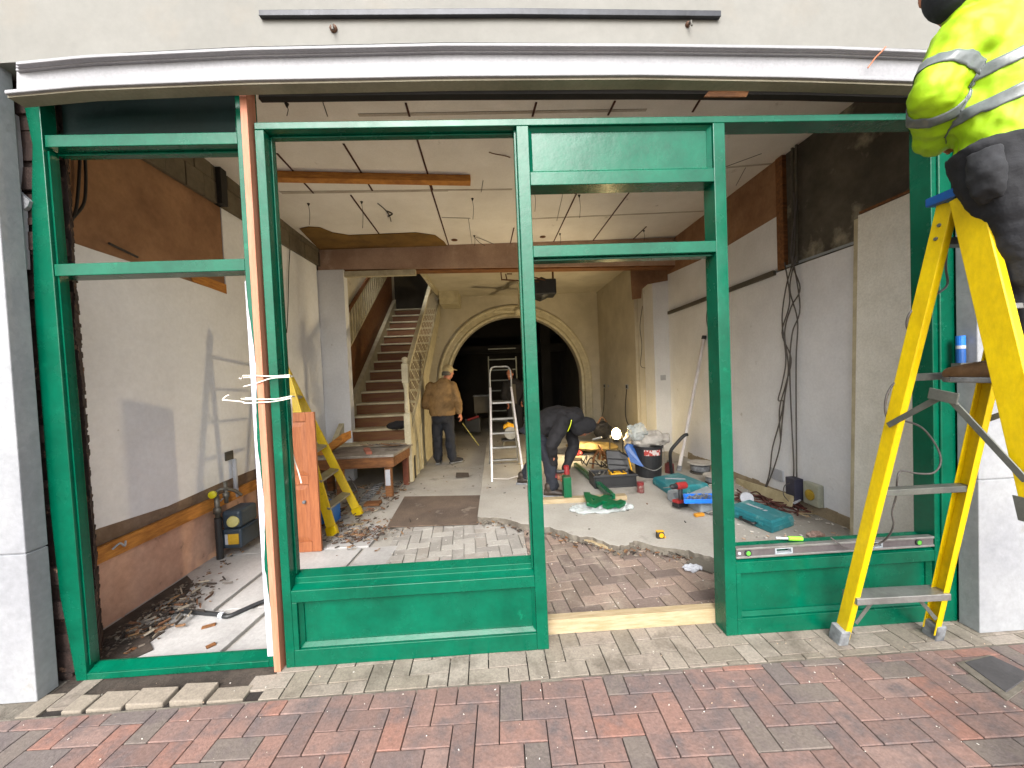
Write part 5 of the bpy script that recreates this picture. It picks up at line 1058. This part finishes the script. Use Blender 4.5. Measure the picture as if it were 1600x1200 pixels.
scatter(190, lambda: (random.uniform(-2.2, 2.5), random.uniform(1.35, 2.0)), 'chips', 'tiny white chips sprinkled over the brick pavement outside', 'chips', M['dust'], .002, .008, .5, hgt=.001)
scatter(260, lambda: (random.uniform(-1.0, 1.6), random.uniform(2.3, 3.6)), 'chips', 'tiny pale chips sprinkled over the block paving inside the doorway', 'chips', M['dust'], .003, .012, .5, hgt=.001)
scatter(300, lambda: (random.uniform(-1.2, 2.6), random.uniform(3.3, 8.2)), 'chips', 'specks of dust and shavings over the concrete floor', 'chips', M['debris'], .006, .03, .3, zf=lambda x, y: slabz(x, y)+.0, hgt=.002)
scatter(70, lambda: (lambda p: (p[0], p[1]+.03))(along()), 'rubble', 'dark broken lumps of concrete along the cracked edge of the slab', 'rubble', M['concedge'], .025, .08, .45, hgt=.012)
scatter(420, lambda: (-2.42+abs(gz(0, .13)), random.uniform(2.18, 3.0)), 'rubble', 'fine dark crumbs and dirt along the lower left wall near the frame', 'rubble', mat('dark_crumbs', '5a5048', None, rough=1, bump=0, island=['4a4038', '6a5e52', '3a322c', '7a7064', '54493e']), .005, .03, .5, hgt=.015)
# individual boards and pieces by the slab edge
def plank(name, a, b, w_, h, m, label, cat='timber piece', za=.01, zb=.01):
    return tag(MB().bar(pz(*a, za), pz(*b, zb), w_, h).build(name, M[m], bevel=.002), label, cat)
plank('timber_offcut', (912, 843), (958, 857), .04, .02, 'pine', 'pale splintered offcut against the broken slab edge', za=.02, zb=.02)
plank('timber_offcut', (868, 835), (905, 843), .03, .012, 'oldwood', 'short dark brown offcut at the left end of the slab edge', za=.012, zb=.012)
tag(MB().prism([pz(1072, 880, .02), pz(1090, 872, .05), pz(1122, 884, .05), pz(1114, 897, .01)], (0, 0, .008)).build('slate_fragment', M['darkgrey']), 'flat grey slate fragment by the right end of the slab edge', 'slate')
tag(MB().ell(pz(1082, 887, .02), (.07, 0, 0), (0, .035, 0), (0, 0, .02)).build('crumpled_paper', M['primer'], sub=1, disp=.05, dscale=.03), 'crumpled white paper scrap beside the grey slate fragment', 'paper')
plank('timber_strip', (520, 823), (568, 818), .05, .008, 'pine', 'thin pale strip lying in the rubble right of the inner ladder')
tag(MB().box(-1.60, -1.42, 4.50, 4.62, .02, .05).build('wood_block', M['oldwood'], bevel=.003), 'square dark offcut by the foot of the landing leg', 'timber piece')
# radiator-like grille scrap under the landing
t = thing('wire_grille', 'broken pale slatted grille lying in the rubble beside the landing leg', 'grille', pz(575, 775, .02))
for k in range(8):
    f = k/7; a = pz(562+22*f, 784-26*f, .04); MB().bar(a, a+Vector((.13, .01, .02)), .02, .01).build('slat', M['rubber'], t)
for q in (562, 572): MB().bar(pz(q, 783, .035), pz(q+24, 757, .035), .012, .008).build('side_strip', M['rubber'], t)
tag(MB().curve([pz(545, 745, .3), pz(556, 760, .2), pz(560, 775, .1), pz(552, 792, .02)], .007).build('looped_cable', M['cable'], smooth=True), 'pale looped cable hanging below the timber landing', 'cable')
t = thing('blue_crate', 'blue plastic crate behind the foot of the inner yellow ladder', 'crate', (-1.92, 4.1, .01))
mb = MB(); mb.prism([(-2.06, 3.98, .012), (-1.76, 3.98, .012), (-1.74, 4.2, .012), (-2.06, 4.2, .012)], (0, 0, .012)); mb.box(-2.07, -2.055, 3.97, 4.21, .0245, .22); mb.box(-1.76, -1.745, 3.97, 4.21, .0245, .22); mb.box(-2.0545, -1.7605, 3.97, 3.985, .0245, .22); mb.box(-2.0545, -1.7605, 4.195, 4.21, .0245, .22); mb.build('tub', M['bluebright'], t)
MB().box(-2.08, -1.735, 3.96, 3.969, .19, .225).build('rim', M['bluep'], t, bevel=.003)
# scraps on flags
for i, (a, b) in enumerate([((315, 981), (337, 975)), ((322, 1012), (337, 1005)), ((195, 1022), (212, 1012))]):
    plank('timber_chip', a, b, .03, .008, 'oldwood', ['brown bark-like chip on the grey flags, beside the black conduit', 'small orange chip on the flags near the primer coated jamb', 'thin brown chip in the dirt at the lower left of the left frame'][i])
# ============================================================= TOOLS ON THE SLAB
Z = .058
def P_(x, y, z=Z): return pz(x, y, z)
# pine beam and green offcuts by the bent man
t = plank('pine_beam', (838, 783), (978, 776), .09, .05, 'pine', 'pale pine beam lying in front of the bent man under green offcuts', 'timber beam', za=Z+.025, zb=Z+.025)
gg = mat('dark_green_offcut', '00603a', '004f30', rough=.3)
t = thing('green_offcut', 'upright dark green profiled timber piece held by the bent man', 'timber piece', P_(885, 798))
b0_ = py(887, 796, 4.22); b1_ = py(885, 744, 4.22)
MB().bar(b0_, b1_, .085, .12, (0, 1, 0)).build('profile', gg, t, bevel=.004); MB().bar(py(877, 787, 4.15), py(893, 787, 4.15), .03, .04).build('cross_piece', gg, t, bevel=.003)
t = thing('green_moulding', 'long dark green moulding lying on the floor from the bent man towards the camera', 'moulding', P_(925, 755))
MB().bar(P_(899, 726, Z+.03), P_(958, 776, Z+.07), .05, .06).build('moulding', gg, t, bevel=.004)
MB().bar(P_(900, 726, Z+.063), P_(958, 776, Z+.103), .018, .01).build('bead', M['green'], t)
t = thing('green_offcut', 'star shaped dark green frame joint lying on clear film', 'timber piece', P_(945, 785))
for a, b, w_ in [((918, 776), (972, 790), .10), ((925, 790), (950, 776), .09), ((945, 792), (974, 784), .07), ((917, 771), (922, 788), .07)]:
    MB().bar(P_(*a, Z+.07+.002*w_*10), P_(*b, Z+.07+.003*w_*10), w_, .035).build('joint_piece', gg, t, bevel=.003)
tag(MB().ell(P_(938, 793, Z+.02), (.33, 0, 0), (0, .14, 0), (0, 0, .028), 40, 16).build('plastic_film', M['film'], sub=1, disp=.07, dscale=.05, smooth=True), 'crumpled clear plastic film under the green offcuts', 'plastic film')
# black toolbox with raised lid
c = P_(958, 757); t = thing('toolbox', 'open black toolbox with a yellow tray and its lid tipped up behind', 'toolbox', c)
x, y = c.x, c.y
mb = MB(); mb.box(x-.27, x+.25, y-.14, y+.14, Z, Z+.02); mb.box(x-.27, x-.255, y-.14, y+.14, Z+.0205, Z+.16); mb.box(x+.235, x+.25, y-.14, y+.14, Z+.0205, Z+.16); mb.box(x-.2545, x+.2345, y-.14, y-.125, Z+.0205, Z+.16); mb.box(x-.2545, x+.2345, y+.125, y+.14, Z+.0205, Z+.16); mb.box(x-.285, x+.265, y-.155, y-.1405, Z+.13, Z+.155); mb.build('base', M['black'], t, bevel=.006)
mb = MB(); mb.prism([(x-.05, y-.11, Z+.06), (x+.13, y-.11, Z+.06), (x+.13, y+.0, Z+.06), (x-.05, y+.0, Z+.06)], (0, 0, .012)); mb.box(x-.06, x-.05, y-.12, y+.01, Z+.05, Z+.19); mb.box(x+.13, x+.14, y-.12, y+.01, Z+.05, Z+.17); mb.box(x-.05, x+.13, y-.12, y-.111, Z+.05, Z+.17); mb.box(x-.0, x+.08, y-.112, y-.02, Z+.12, Z+.175); mb.build('yellow_tray', M['yellowp'], t, bevel=.006)
lid = MB(); lid.prism([(x+.0, y+.17, Z+.02), (x+.27, y+.05, Z+.02), (x+.25, y+.16, Z+.30), (x+.16, y+.24, Z+.37), (x+.0, y+.30, Z+.37)], (.02, .05, 0)); lo = lid.build('lid', M['black'], t, bevel=.012)
MB().bar((x+.275, y+.04, Z+.06), (x+.255, y+.15, Z+.29), .012, .02).build('yellow_edge', M['yellowp'], lo)
for k in range(4): MB().bar((x+.02, y+.165+.028*k, Z+.06+.07*k), (x+.25-.01*k, y+.055+.03*k, Z+.06+.07*k), .012, .012).build('lid_rib', M['black'], lo)
mb = MB()
for k in range(14):
    mb.bar((x-.22+random.uniform(0, .15), y+random.uniform(-.1, .1), Z+.05), (x-.22+random.uniform(0, .2), y+random.uniform(-.1, .1), Z+.14+random.uniform(0, .05)), .015, .012)
mb.build('hand_tools', M['brass'], t)
# blue lid piece
a = P_(996, 722)
tag(MB().prism([py(976, 700, 5.05), py(981, 693, 5.05), py(1008, 700, 5.0), py(1013, 706, 5.0), py(1012, 726, 4.9), py(1006, 731, 4.9), py(985, 722, 4.95)], (0, .04, 0)).build('plastic_sheet', M['bluep'], bevel=.008), 'bright blue stiff plastic sheet leaning on the black bucket', 'plastic sheet')
# bucket
c = P_(1022, 748); x, y = c.x, c.y+.18
t = thing('rubble_bucket', 'tall black rubble bucket with red and white label, stuffed with white sacks', 'bucket', (x, y, Z))
MB().lathe([(.001, 0), (.155, 0), (.165, .02), (.185, .38), (.20, .385), (.20, .41), (.18, .41), (.15, .03), (.001, .03)], (x, y, Z), 28).build('body', M['black'], t, smooth=False)
mb = MB(); vs = []; n_ = 10
for k in range(n_+1):
    a = R(-125+62*k/n_); vs += [(x+.197*math.cos(a), y+.197*math.sin(a), Z+.30), (x+.203*math.cos(a), y+.203*math.sin(a), Z+.375)]
mb.add(vs, [[2*k, 2*k+2, 2*k+3, 2*k+1] for k in range(n_)]); mb.build('label', mat('bucket_label', 'c8c0bc', 'a83a34', rough=.5, scale=22, thr=(.48, .52), detail=1), t)
h = [(x+.2*math.cos(R(a)), y-.2+.0*a, 0) for a in range(3)]
MB().curve([(x-.14, y-.16, Z+.16), (x-.02, y-.26, Z+.13), (x+.10, y-.24, Z+.20), (x+.17, y-.12, Z+.32), (x+.195, y-.02, Z+.39)], .006).build('handle', M['alu'], t)
t = thing('plastic_sack', 'crumpled white plastic sacks piled on top of the black bucket', 'sack', (x, y, Z+.40))
MB().ell((x+.05, y+.02, Z+.48), (.26, 0, .02), (0, .17, 0), (0, 0, .10), 32, 20).build('lower_sack', M['rubbish'], t, sub=1, disp=.10, dscale=.09, smooth=True)
MB().ell((x-.16, y-.05, Z+.60), (.12, 0, .0), (0, .09, 0), (0, 0, .11), 28, 18).build('clear_bag', M['film'], t, sub=1, disp=.12, dscale=.06, smooth=True)
t = thing('black_strap', 'black bent handle arching over the right side of the bucket', 'handle', (x+.3, y-.1, Z))
MB().curve([(x+.30, y-.05, Z+.0), (x+.26, y-.1, Z+.2), (x+.25, y-.14, Z+.34), (x+.33, y-.16, Z+.45), (x+.42, y-.16, Z+.535), (x+.47, y-.16, Z+.55)], .022, 6, 8).build('bar', M['black'], t, smooth=True)
# canister, white pole
c = P_(1047, 741); t = thing('paint_tin', 'small dull red canister on the floor right of the bucket', 'canister', (c.x+.03, c.y+.08, Z))
MB().lathe([(.001, 0), (.06, 0), (.06, .12), (.055, .125), (.03, .135), (.03, .15), (.001, .15)], (c.x+.03, c.y+.08, Z), 18).build('can', mat('dull_red_tin', '6e3030', '562424', rough=.6), t); MB().lathe([(.025, .151), (.025, .17), (.001, .17)], (c.x+.03, c.y+.08, Z), 12).build('lid', M['rubber'], t)
t = thing('white_pole', 'long white telescopic pole leaning against the right wall', 'pole', P_(1062, 733))
a = P_(1061, 733, Z+.02); b = px(1100, 527, XR-.03); MB().tube([a, b], .025, 12).build('tube', M['cloud'], t, smooth=False)
d = (b-a).normalized(); MB().tube([a-d*.03, a+d*.05], .034, 12).build('foot', M['rubber'], t); MB().tube([b-d*.03, b+d*.02], .03, 12).build('end_cap', M['black'], t)
# cable reel & spools
for (a, b, s_, lb) in [(1102, 742, 1.0, 'grey cable reel with pale rim near the foot of the right wall'), (1124, 760, .75, 'smaller pale cable reel half hidden behind the right door post')]:
    c = P_(a, b); c.y += .12; t = thing('cable_reel', lb, 'cable reel', (c.x, c.y, Z), 'cable reels')
    MB().lathe([(.13*s_, 0), (.135*s_, .01), (.08*s_, .012), (.08*s_, .12*s_), (.001, .12*s_)], (c.x, c.y, Z), 24).build('drum', M['darkgrey'], t)
    MB().lathe([(.082*s_, .0), (.12*s_, .03*s_), (.12*s_, .09*s_), (.082*s_, .115*s_)], (c.x, c.y, Z+.01), 24).build('wound_cable', M['rubber'], t); MB().lathe([(.04*s_, 0), (.155*s_, .0), (.16*s_, .008), (.155*s_, .016), (.04*s_, .016)], (c.x, c.y, Z+.128*s_), 28).build('rim', M['rubbish'], t)
# long teal case behind
def case(name, label, pts, h, m, lblm=None, handle=True, grp=None):
    pts = [Vector(p) for p in pts]; c = sum(pts, Vector())/4; t = thing(name, label, 'tool case', c, grp)
    def ins(f, z): return [Vector((c.x+(p.x-c.x)*f, c.y+(p.y-c.y)*f, z)) for p in pts]
    z0 = pts[0].z; r = [ins(.94, z0), ins(1, z0+h*.12), ins(1, z0+h*.46)]; mb = MB(); vs = sum(r, []); mb.add(vs, [[3, 2, 1, 0]]+[[4*k+i, 4*k+(i+1) % 4, 4*k+4+(i+1) % 4, 4*k+4+i] for k in range(2) for i in range(4)]+[[8, 9, 10, 11]]); mb.build('base', m, t, bevel=.006)
    r = [ins(1.015, z0+h*.47), ins(1.015, z0+h*.55), ins(.995, z0+h*.56), ins(.97, z0+h*.86), ins(.91, z0+h)]; vs = sum(r, []); mb = MB(); mb.add(vs, [[3, 2, 1, 0]]+[[4*k+i, 4*k+(i+1) % 4, 4*k+4+(i+1) % 4, 4*k+4+i] for k in range(4) for i in range(4)]+[[16, 17, 18, 19]]); mb.build('lid', m, t, bevel=.005)
    return t, c, ins
cp = [P_(1166, 822), P_(1210, 836), P_(1246, 826), P_(1168, 783)]
cp = [Vector((1.97, 3.42, Z)), Vector((2.32, 3.12, Z)), Vector((2.52, 3.30, Z)), Vector((2.14, 3.66, Z))]
cN, cE = P_(1207, 835), P_(1241, 823); cd = (cE-cN); cl_ = Vector((-cd.y, cd.x, 0)).normalized()*.20+(P_(1150, 806)-cN).normalized()*.27; cp = [cN+cl_, cN, cE, cE+cl_]
t, c, ins = case('tool_case', 'dusty teal plastic power-tool case with white lettering lying near the sill', cp, .105, M['teal'], grp='teal tool cases')
u = (cp[1]-cp[0]).normalized(); v = (cp[2]-cp[1]).normalized()
q = c+u*(-.02); q.z = Z+.107
mb = MB()
for k, wv in enumerate((.030, .026, .028, .022, .014, .024)):      # slanted block letters, unreadable at this size
    s_ = q+u*(-.13+.036*k)+v*.005; mb.prism([s_, s_+u*wv, s_+u*(wv+.008)+v*.032, s_+u*.008+v*.032], (0, 0, .0015))
mb.build('lettering', M['primer'], t)
hm = (cp[0]+cp[1])/2; hm.z = Z+.04; hp = hm-v*.012
MB().curve([hp-u*.075+v*.01, hp-u*.06-v*.025, hp+u*.06-v*.025, hp+u*.075+v*.01], .011).build('handle', M['black'], t)
for s_ in (-1, 1): MB().bar(hm+u*s_*.13-v*.008+Vector((0, 0, -.0)), hm+u*s_*.13-v*.008+Vector((0, 0, .03)), .035, .012, v).build('latch', M['teal'], t, bevel=.003)
cp = [P_(1020, 757), P_(1046, 775), P_(1108, 768), P_(1060, 749)]
t, c, ins = case('tool_case', 'teal plastic tool case with a pale stripe, lying behind the grey cases', cp, .095, M['teal'], grp='teal tool cases')
u = (cp[2]-cp[1]).normalized(); MB().prism([c+Vector((-.12, .05, .096)), c+Vector((.1, -.02, .096)), c+Vector((.11, .02, .096)), c+Vector((-.10, .09, .096))], (0, 0, .002)).build('white_stripe', M['primer'], t)
# grey cases, blue tray, red drill
cp = [P_(1072, 790), P_(1095, 804), P_(1132, 792), P_(1105, 775)]
t, c, ins = case('parts_case', 'grey plastic parts case in front of the blue tray', cp, .12, M['greyp'], grp='grey cases'); 
MB().box(c.x-.02, c.x+.02, c.y-.02, c.y+.02, Z+.121, Z+.124).build('catch', M['rubber'], t)
cp = [P_(1043, 781), P_(1052, 787), P_(1066, 781), P_(1056, 775)]
t, c, ins = case('parts_case', 'small light grey box beside the standing red drill', cp, .10, M['greyp'], grp='grey cases')
c = P_(1092, 782, Z+.13); t = thing('blue_tray', 'shallow blue tray full of screws and metal bits on the cases', 'tray', c)
mb = MB(); mb.prism([c+Vector(q) for q in ((-.17, -.06, 0), (.13, -.10, 0), (.20, .06, 0), (-.10, .10, 0))], (0, 0, .015))
for a, b in (((-.17, -.06), (.13, -.10)), ((.13, -.10), (.20, .06)), ((.20, .06), (-.10, .10)), ((-.10, .10), (-.17, -.06))): mb.bar(c+Vector((*a, .02)), c+Vector((*b, .02)), .014, .04)
mb.build('tray', M['bluebright'], t, bevel=.003)
mb = MB()
for k in range(60):
    q = c+Vector((random.uniform(-.1, .12), random.uniform(-.05, .05), .02+random.uniform(0, .03))); d = Vector((random.uniform(-1, 1), random.uniform(-1, 1), random.uniform(-.3, .6))).normalized(); mb.bar(q-d*.02, q+d*.02, .006, .006)
mb.build('screws', M['alu'], t)
c = P_(1066, 795); t = thing('cordless_drill', 'red and black cordless drill standing upright on its battery beside the grey cases', 'drill', c)
drill(t, c+Vector((0, .03, .145)), (-.75, -.3, .05), (-.15, 0, 1), 1.15)
# small items
c = P_(1003, 771); t = thing('red_jar', 'small dark red jar standing on the slab in front of the bucket', 'jar', c)
MB().lathe([(.001, 0), (.04, 0), (.042, .01), (.042, .075), (.035, .085)], (c.x, c.y+.04, Z), 18).build('jar', mat('jar_contents', '6a3a38', '8a8078', rough=.4, scale=30, thr=(.5, .6)), t); MB().lathe([(.036, .086), (.04, .09), (.04, .12), (.001, .122)], (c.x, c.y+.04, Z), 18).build('lid', mat('dark_red_lid', '7a2c2c', None, rough=.4), t)
c = P_(1092, 807); tag(MB().bar(c+Vector((-.045, -.01, .018)), c+Vector((.05, .01, .018)), .04, .03).build('orange_block', mat('amber_plastic', 'c88a28', 'b07820', rough=.4), bevel=.006), 'small orange block lying on the slab in front of the grey cases', 'block')
c = P_(1033, 842); t = thing('tape_measure', 'small yellow and black tape measure standing alone on the slab', 'tape measure', c)
mb = MB(); mb.prism([c+Vector(q) for q in ((-.032, 0, 0), (.032, 0, 0), (.034, 0, .035), (.022, 0, .055), (-.018, 0, .058), (-.032, 0, .045))], (0, .035, 0)); mb.build('case', mat('tape_black', '2e2a22', None, rough=.4), t, bevel=.006)
MB().lathe([(.02, 0), (.02, .003), (.012, .004)], c+Vector((.004, -.0005, .029)), 16, (0, -1, 0)).build('yellow_disc', M['yellowp'], t); MB().box(c.x-.033, c.x+.03, c.y+.004, c.y+.031, c.z+.056, c.z+.062).build('yellow_top', M['yellowp'], t); MB().box(c.x+.03, c.x+.045, c.y+.01, c.y+.026, c.z, c.z+.012).build('tape_end', M['yellowp'], t)
# right wall clutter: skirting pieces, white roll, red cables, offcuts
tag(MB().prism([px(1150, 747, 2.85), px(1240, 775, 2.85), px(1236, 792, 2.80), px(1190, 782, 2.80), px(1148, 765, 2.85)], (.012, 0, 0)).build('skirting_board', mat('yellowed_board', 'b3a98a', '978c6c', rough=.7)), 'yellowed broken skirting board leaning at the foot of the right wall', 'skirting board')
c = P_(1166, 778, Z+.06); tag(MB().lathe([(.02, 0), (.06, 0), (.062, .005), (.062, .06), (.06, .065), (.02, .065)], c, 22, (-.5, -1, .25)).build('tape_roll', M['primer']), 'white roll of tape standing among red cables by the right wall', 'tape roll')
mb = MB()
for k in range(9):
    P0 = [P_(1150+random.uniform(-3, 6), 768+random.uniform(0, 22)), P_(1180+random.uniform(-8, 8), 780+random.uniform(-6, 10)), P_(1210+random.uniform(-8, 8), 790+random.uniform(-6, 8)), P_(1238+random.uniform(-6, 10), 793+random.uniform(-4, 10)), P_(1252+random.uniform(-6, 16), 800+random.uniform(-4, 10))]
    mb.curve([p+Vector((0, 0, random.uniform(.005, .05))) for p in P0], .008, 5, 5)
tag(mb.build('red_cables', M['copper'], smooth=True), 'tangle of dark red cables lying behind the teal case', 'cables')
mb = MB()
for k in range(5): a = P_(1244+random.uniform(0, 8), 800+3*k); b = P_(1262+random.uniform(0, 20), 797+4*k+random.uniform(0, 5)); mb.bar(a+Vector((0, 0, .01+.01*k)), b+Vector((0, 0, .01+.008*k)), .014, .006)
tag(mb.build('wood_splinters', M['pine']), 'few pale wood splinters on the slab under the junction box', 'splinters')
c = P_(1274, 839); tag(MB().ell(c+Vector((0, 0, .02)), (.07, 0, 0), (0, .04, 0), (0, 0, .025)).build('plaster_lump', mat('pink_rubble', 'b39a90', '94786c', rough=.95, bump=.8), sub=1, disp=.04, dscale=.03), 'pinkish lump of broken plaster near the spirit level', 'rubble')
mb = MB()
for k in range(3): mb.curve([P_(1100+8*k, 800+2*k, Z+.01), P_(1112+6*k, 804-3*k, Z+.02), P_(1128+6*k, 800+4*k, Z+.01)], .006)
tag(mb.build('short_cables', M['cable']), 'short dark cables on the slab right of the grey parts case', 'cables')
# ============================================================= WORK LAMP AND CLUTTER BEHIND
c = P_(963, 706, Z); lc = py(963, 678, 6.1)
t = thing('work_lamp', 'lit work lamp glowing warm white on the floor behind the tools', 'work lamp', (lc.x, 6.1, Z))
MB().lathe([(.05, -.13), (.06, -.12), (.06, -.075), (.03, -.068), (.001, -.068)], (lc.x, 6.1, lc.z), 16).build('socket', M['black'], t)
MB().ell((lc.x, 6.1, lc.z), (.07, 0, 0), (0, .07, 0), (0, 0, .092), 20, 14).build('glowing_bulb', mat('lamp_glow', 'fff2d0', None, emit='ffdf9c', estr=30, fine=0, bump=0), t, smooth=True)
MB().curve([(lc.x-.1, 6.12, lc.z-.02), (lc.x-.11, 6.12, Z+.02), (lc.x-.1, 6.0, Z+.01), (lc.x+.1, 6.0, Z+.01), (lc.x+.11, 6.12, Z+.02), (lc.x+.1, 6.12, lc.z-.02)], .009).build('stand', M['black'], t)
def lamp(loc, e, col, r):
    d = bpy.data.lights.new('work_lamp_light', 'SPOT'); d.spot_size = R(165); d.spot_blend = .6; d.energy = e; d.color = col; d.shadow_soft_size = r; o = bpy.data.objects.new('work_lamp_light', d); sc.collection.objects.link(o); o.location = loc; o.rotation_euler = Vector((.8, -.28, -.36)).to_track_quat('Z', 'Y').to_euler(); return o
lamp((lc.x-.09, 6.1, lc.z+.03), 85, (1, .78, .45), .12)
sh_ = MB(); sh_.ell(py(925, 697, 6.6), (.45, 0, -.02), (0, .28, 0), (0, 0, .06), 30, 14)
tag(sh_.build('dust_sheet', mat('crumpled_board', 'a08c5c', '7f6c42', rough=.8, scale=5), sub=1, disp=.09, dscale=.12, smooth=True), 'crumpled yellowish sheet lit up beside the work lamp', 'dust sheet')
t = thing('cable_heap', 'heap of tangled dark leads behind the open toolbox', 'cables', P_(940, 722))
for k in range(16):
    a = P_(random.uniform(905, 975), random.uniform(700, 740)); P0 = [a]
    for q in range(4): P0.append(P0[-1]+Vector((random.uniform(-.12, .12), random.uniform(-.15, .15), 0)))
    MB().curve([p+Vector((0, 0, random.uniform(.01, .14))) for p in P0], .009, 5, 5).build('lead', M['dcable'], t, smooth=True)
t = thing('metal_fittings', 'brown metal fittings piled behind the open toolbox', 'fittings', P_(940, 724))
for k in range(10):
    a = P_(random.uniform(925, 955), random.uniform(712, 735)); MB().bar(a+Vector((0, 0, .02)), a+Vector((random.uniform(-.1, .1), random.uniform(-.1, .1), random.uniform(.05, .2))), .03, .03).build('fitting', M['oldwood'], t, bevel=.004)
t = thing('tool_bag', 'dark lumpy tool bag behind the head of the bent man', 'bag', py(942, 668, 7.0)); c = py(942, 672, 6.9)
MB().ell(c, (.17, 0, 0), (0, .12, 0), (0, 0, .16)).build('bag', M['blackcloth'], t, remesh=.012, disp=.06, dscale=.08); MB().curve([c+Vector((-.1, 0, .1)), c+Vector((-.02, -.03, .24)), c+Vector((.09, 0, .12))], .012).build('bag_handle', M['rust'], t)
tag(MB().bar(py(925, 687, 5.9), py(940, 683, 5.9), .04, .03).build('silver_tin', M['alu'], bevel=.008), 'small silver tube lying under the head of the bent man', 'tube')
tag(MB().bar(P_(895, 716, Z+.03), P_(910, 716, Z+.03), .12, .05).build('timber_offcut', M['pine'], bevel=.003), 'square end of pale timber on the slab behind the bent man', 'timber piece')
tag(MB().ell(P_(902, 708, Z+.05), (.09, 0, 0), (0, .06, 0), (0, 0, .05)).build('red_bag', M['redp'], sub=1, disp=.05, dscale=.05), 'small red bundle behind the arms of the bent man', 'bundle')
tag(MB().ell(py(985, 690, 6.0), (.10, 0, 0), (0, .08, 0), (0, 0, .16)).build('grey_sack', M['rubbish'], remesh=.01, disp=.07, dscale=.07), 'crumpled grey sack between the work lamp and the bucket', 'sack')
# seen through the arch: workbench, saw, boxes
def box_t(name, label, cat, x0, x1, y0, y1, z0, z1, m, bev=.01): 
    return tag(MB().box(x0, x1, y0, y1, z0, z1).build(name, m, bevel=bev), label, cat)
a = py(740, 620, 10.2); b = py(762, 645, 10.2)
t = thing('grey_cabinet', 'low pale grey cabinet in the dark room behind the man in brown', 'cabinet', (a.x+.2, 10.3, 0))
MB().box(a.x, b.x+.05, 10.2, 10.6, b.z, a.z).build('body', M['darkgrey'], t, bevel=.01); MB().box(a.x-.02, b.x+.07, 10.18, 10.62, a.z+.001, a.z+.03).build('top', M['rubber'], t, bevel=.004)
for x in (a.x+.03, b.x): MB().box(x, x+.03, 10.3, 10.33, 0, b.z-.001).build('leg', M['darkgrey'], t)
c = py(795, 672, 7.4); t = thing('yellow_saw', 'yellow and black power saw on a stand behind the aluminium stepladder', 'saw', (c.x, 7.4, .03))
MB().loft([(c+Vector((-.10, 0, .06)), (0, .05, 0), (0, 0, .05)), (c+Vector((-.02, 0, .1)), (0, .06, 0), (.01, 0, .06)), (c+Vector((.08, 0, .05)), (0, .06, 0), (.02, 0, .06)), (c+Vector((.13, 0, -.03)), (0, .04, 0), (.02, 0, .04))], 16).build('motor_body', M['yellowp'], t, smooth=False)
MB().lathe([(.001, 0), (.12, 0), (.12, .006), (.001, .006)], c+Vector((.03, -.07, -.05)), 28, (0, -1, 0)).build('blade', M['alu'], t); MB().box(c.x-.15, c.x+.2, 7.3, 7.55, c.z-.2, c.z-.17).build('table', M['black'], t)
for x in (-.13, .17): MB().bar((c.x+x, 7.4, .03), (c.x+x*.8, 7.42, c.z-.2), .025, .025).build('stand_leg', M['bracesteel'], t)
MB().curve([c+Vector((-.08, 0, .1)), c+Vector((-.02, 0, .17)), c+Vector((.06, 0, .12))], .014).build('handle', M['black'], t)
c = py(738, 655, 9.6); t = thing('red_machine', 'small dark machine with red parts on the floor of the far room', 'machine', (c.x, 9.7, 0))
MB().box(c.x-.2, c.x+.2, 9.6, 9.9, .05, .42).build('body', M['black'], t, bevel=.03); MB().tube([(c.x-.12, 9.59, .38), (c.x+.16, 9.59, .46)], .03, 10).build('red_grip', M['redp'], t)
tag(MB().bar((-1.22, 7.5, .03), (-1.18, 7.46, 1.15), .10, .03, (0, 1, 0)).build('reddish_board', mat('reddish_board', '5e2c20', '47201a', rough=.7), bevel=.003), 'dark red board standing upright behind the man in the brown jacket', 'board')
box_t('timber_offcut', 'short pale timber block at the foot of the aluminium stepladder', 'timber piece', .30, .42, 6.0, 6.06, .03, .07, M['pine'], .003)
# floor drain cover
t = thing('drain_patch', 'small dark square patch in the concrete floor behind the mat', 'drain cover', pz(722, 742, .03)); c = pz(722, 742, .012)
MB().prism([pz(712, 746, .0305), pz(733, 745, .0305), pz(732, 739, .0305), pz(713, 739, .0305)], (0, 0, .006)).build('cover', M['dirt'], t, noise=.004, nscale=20)
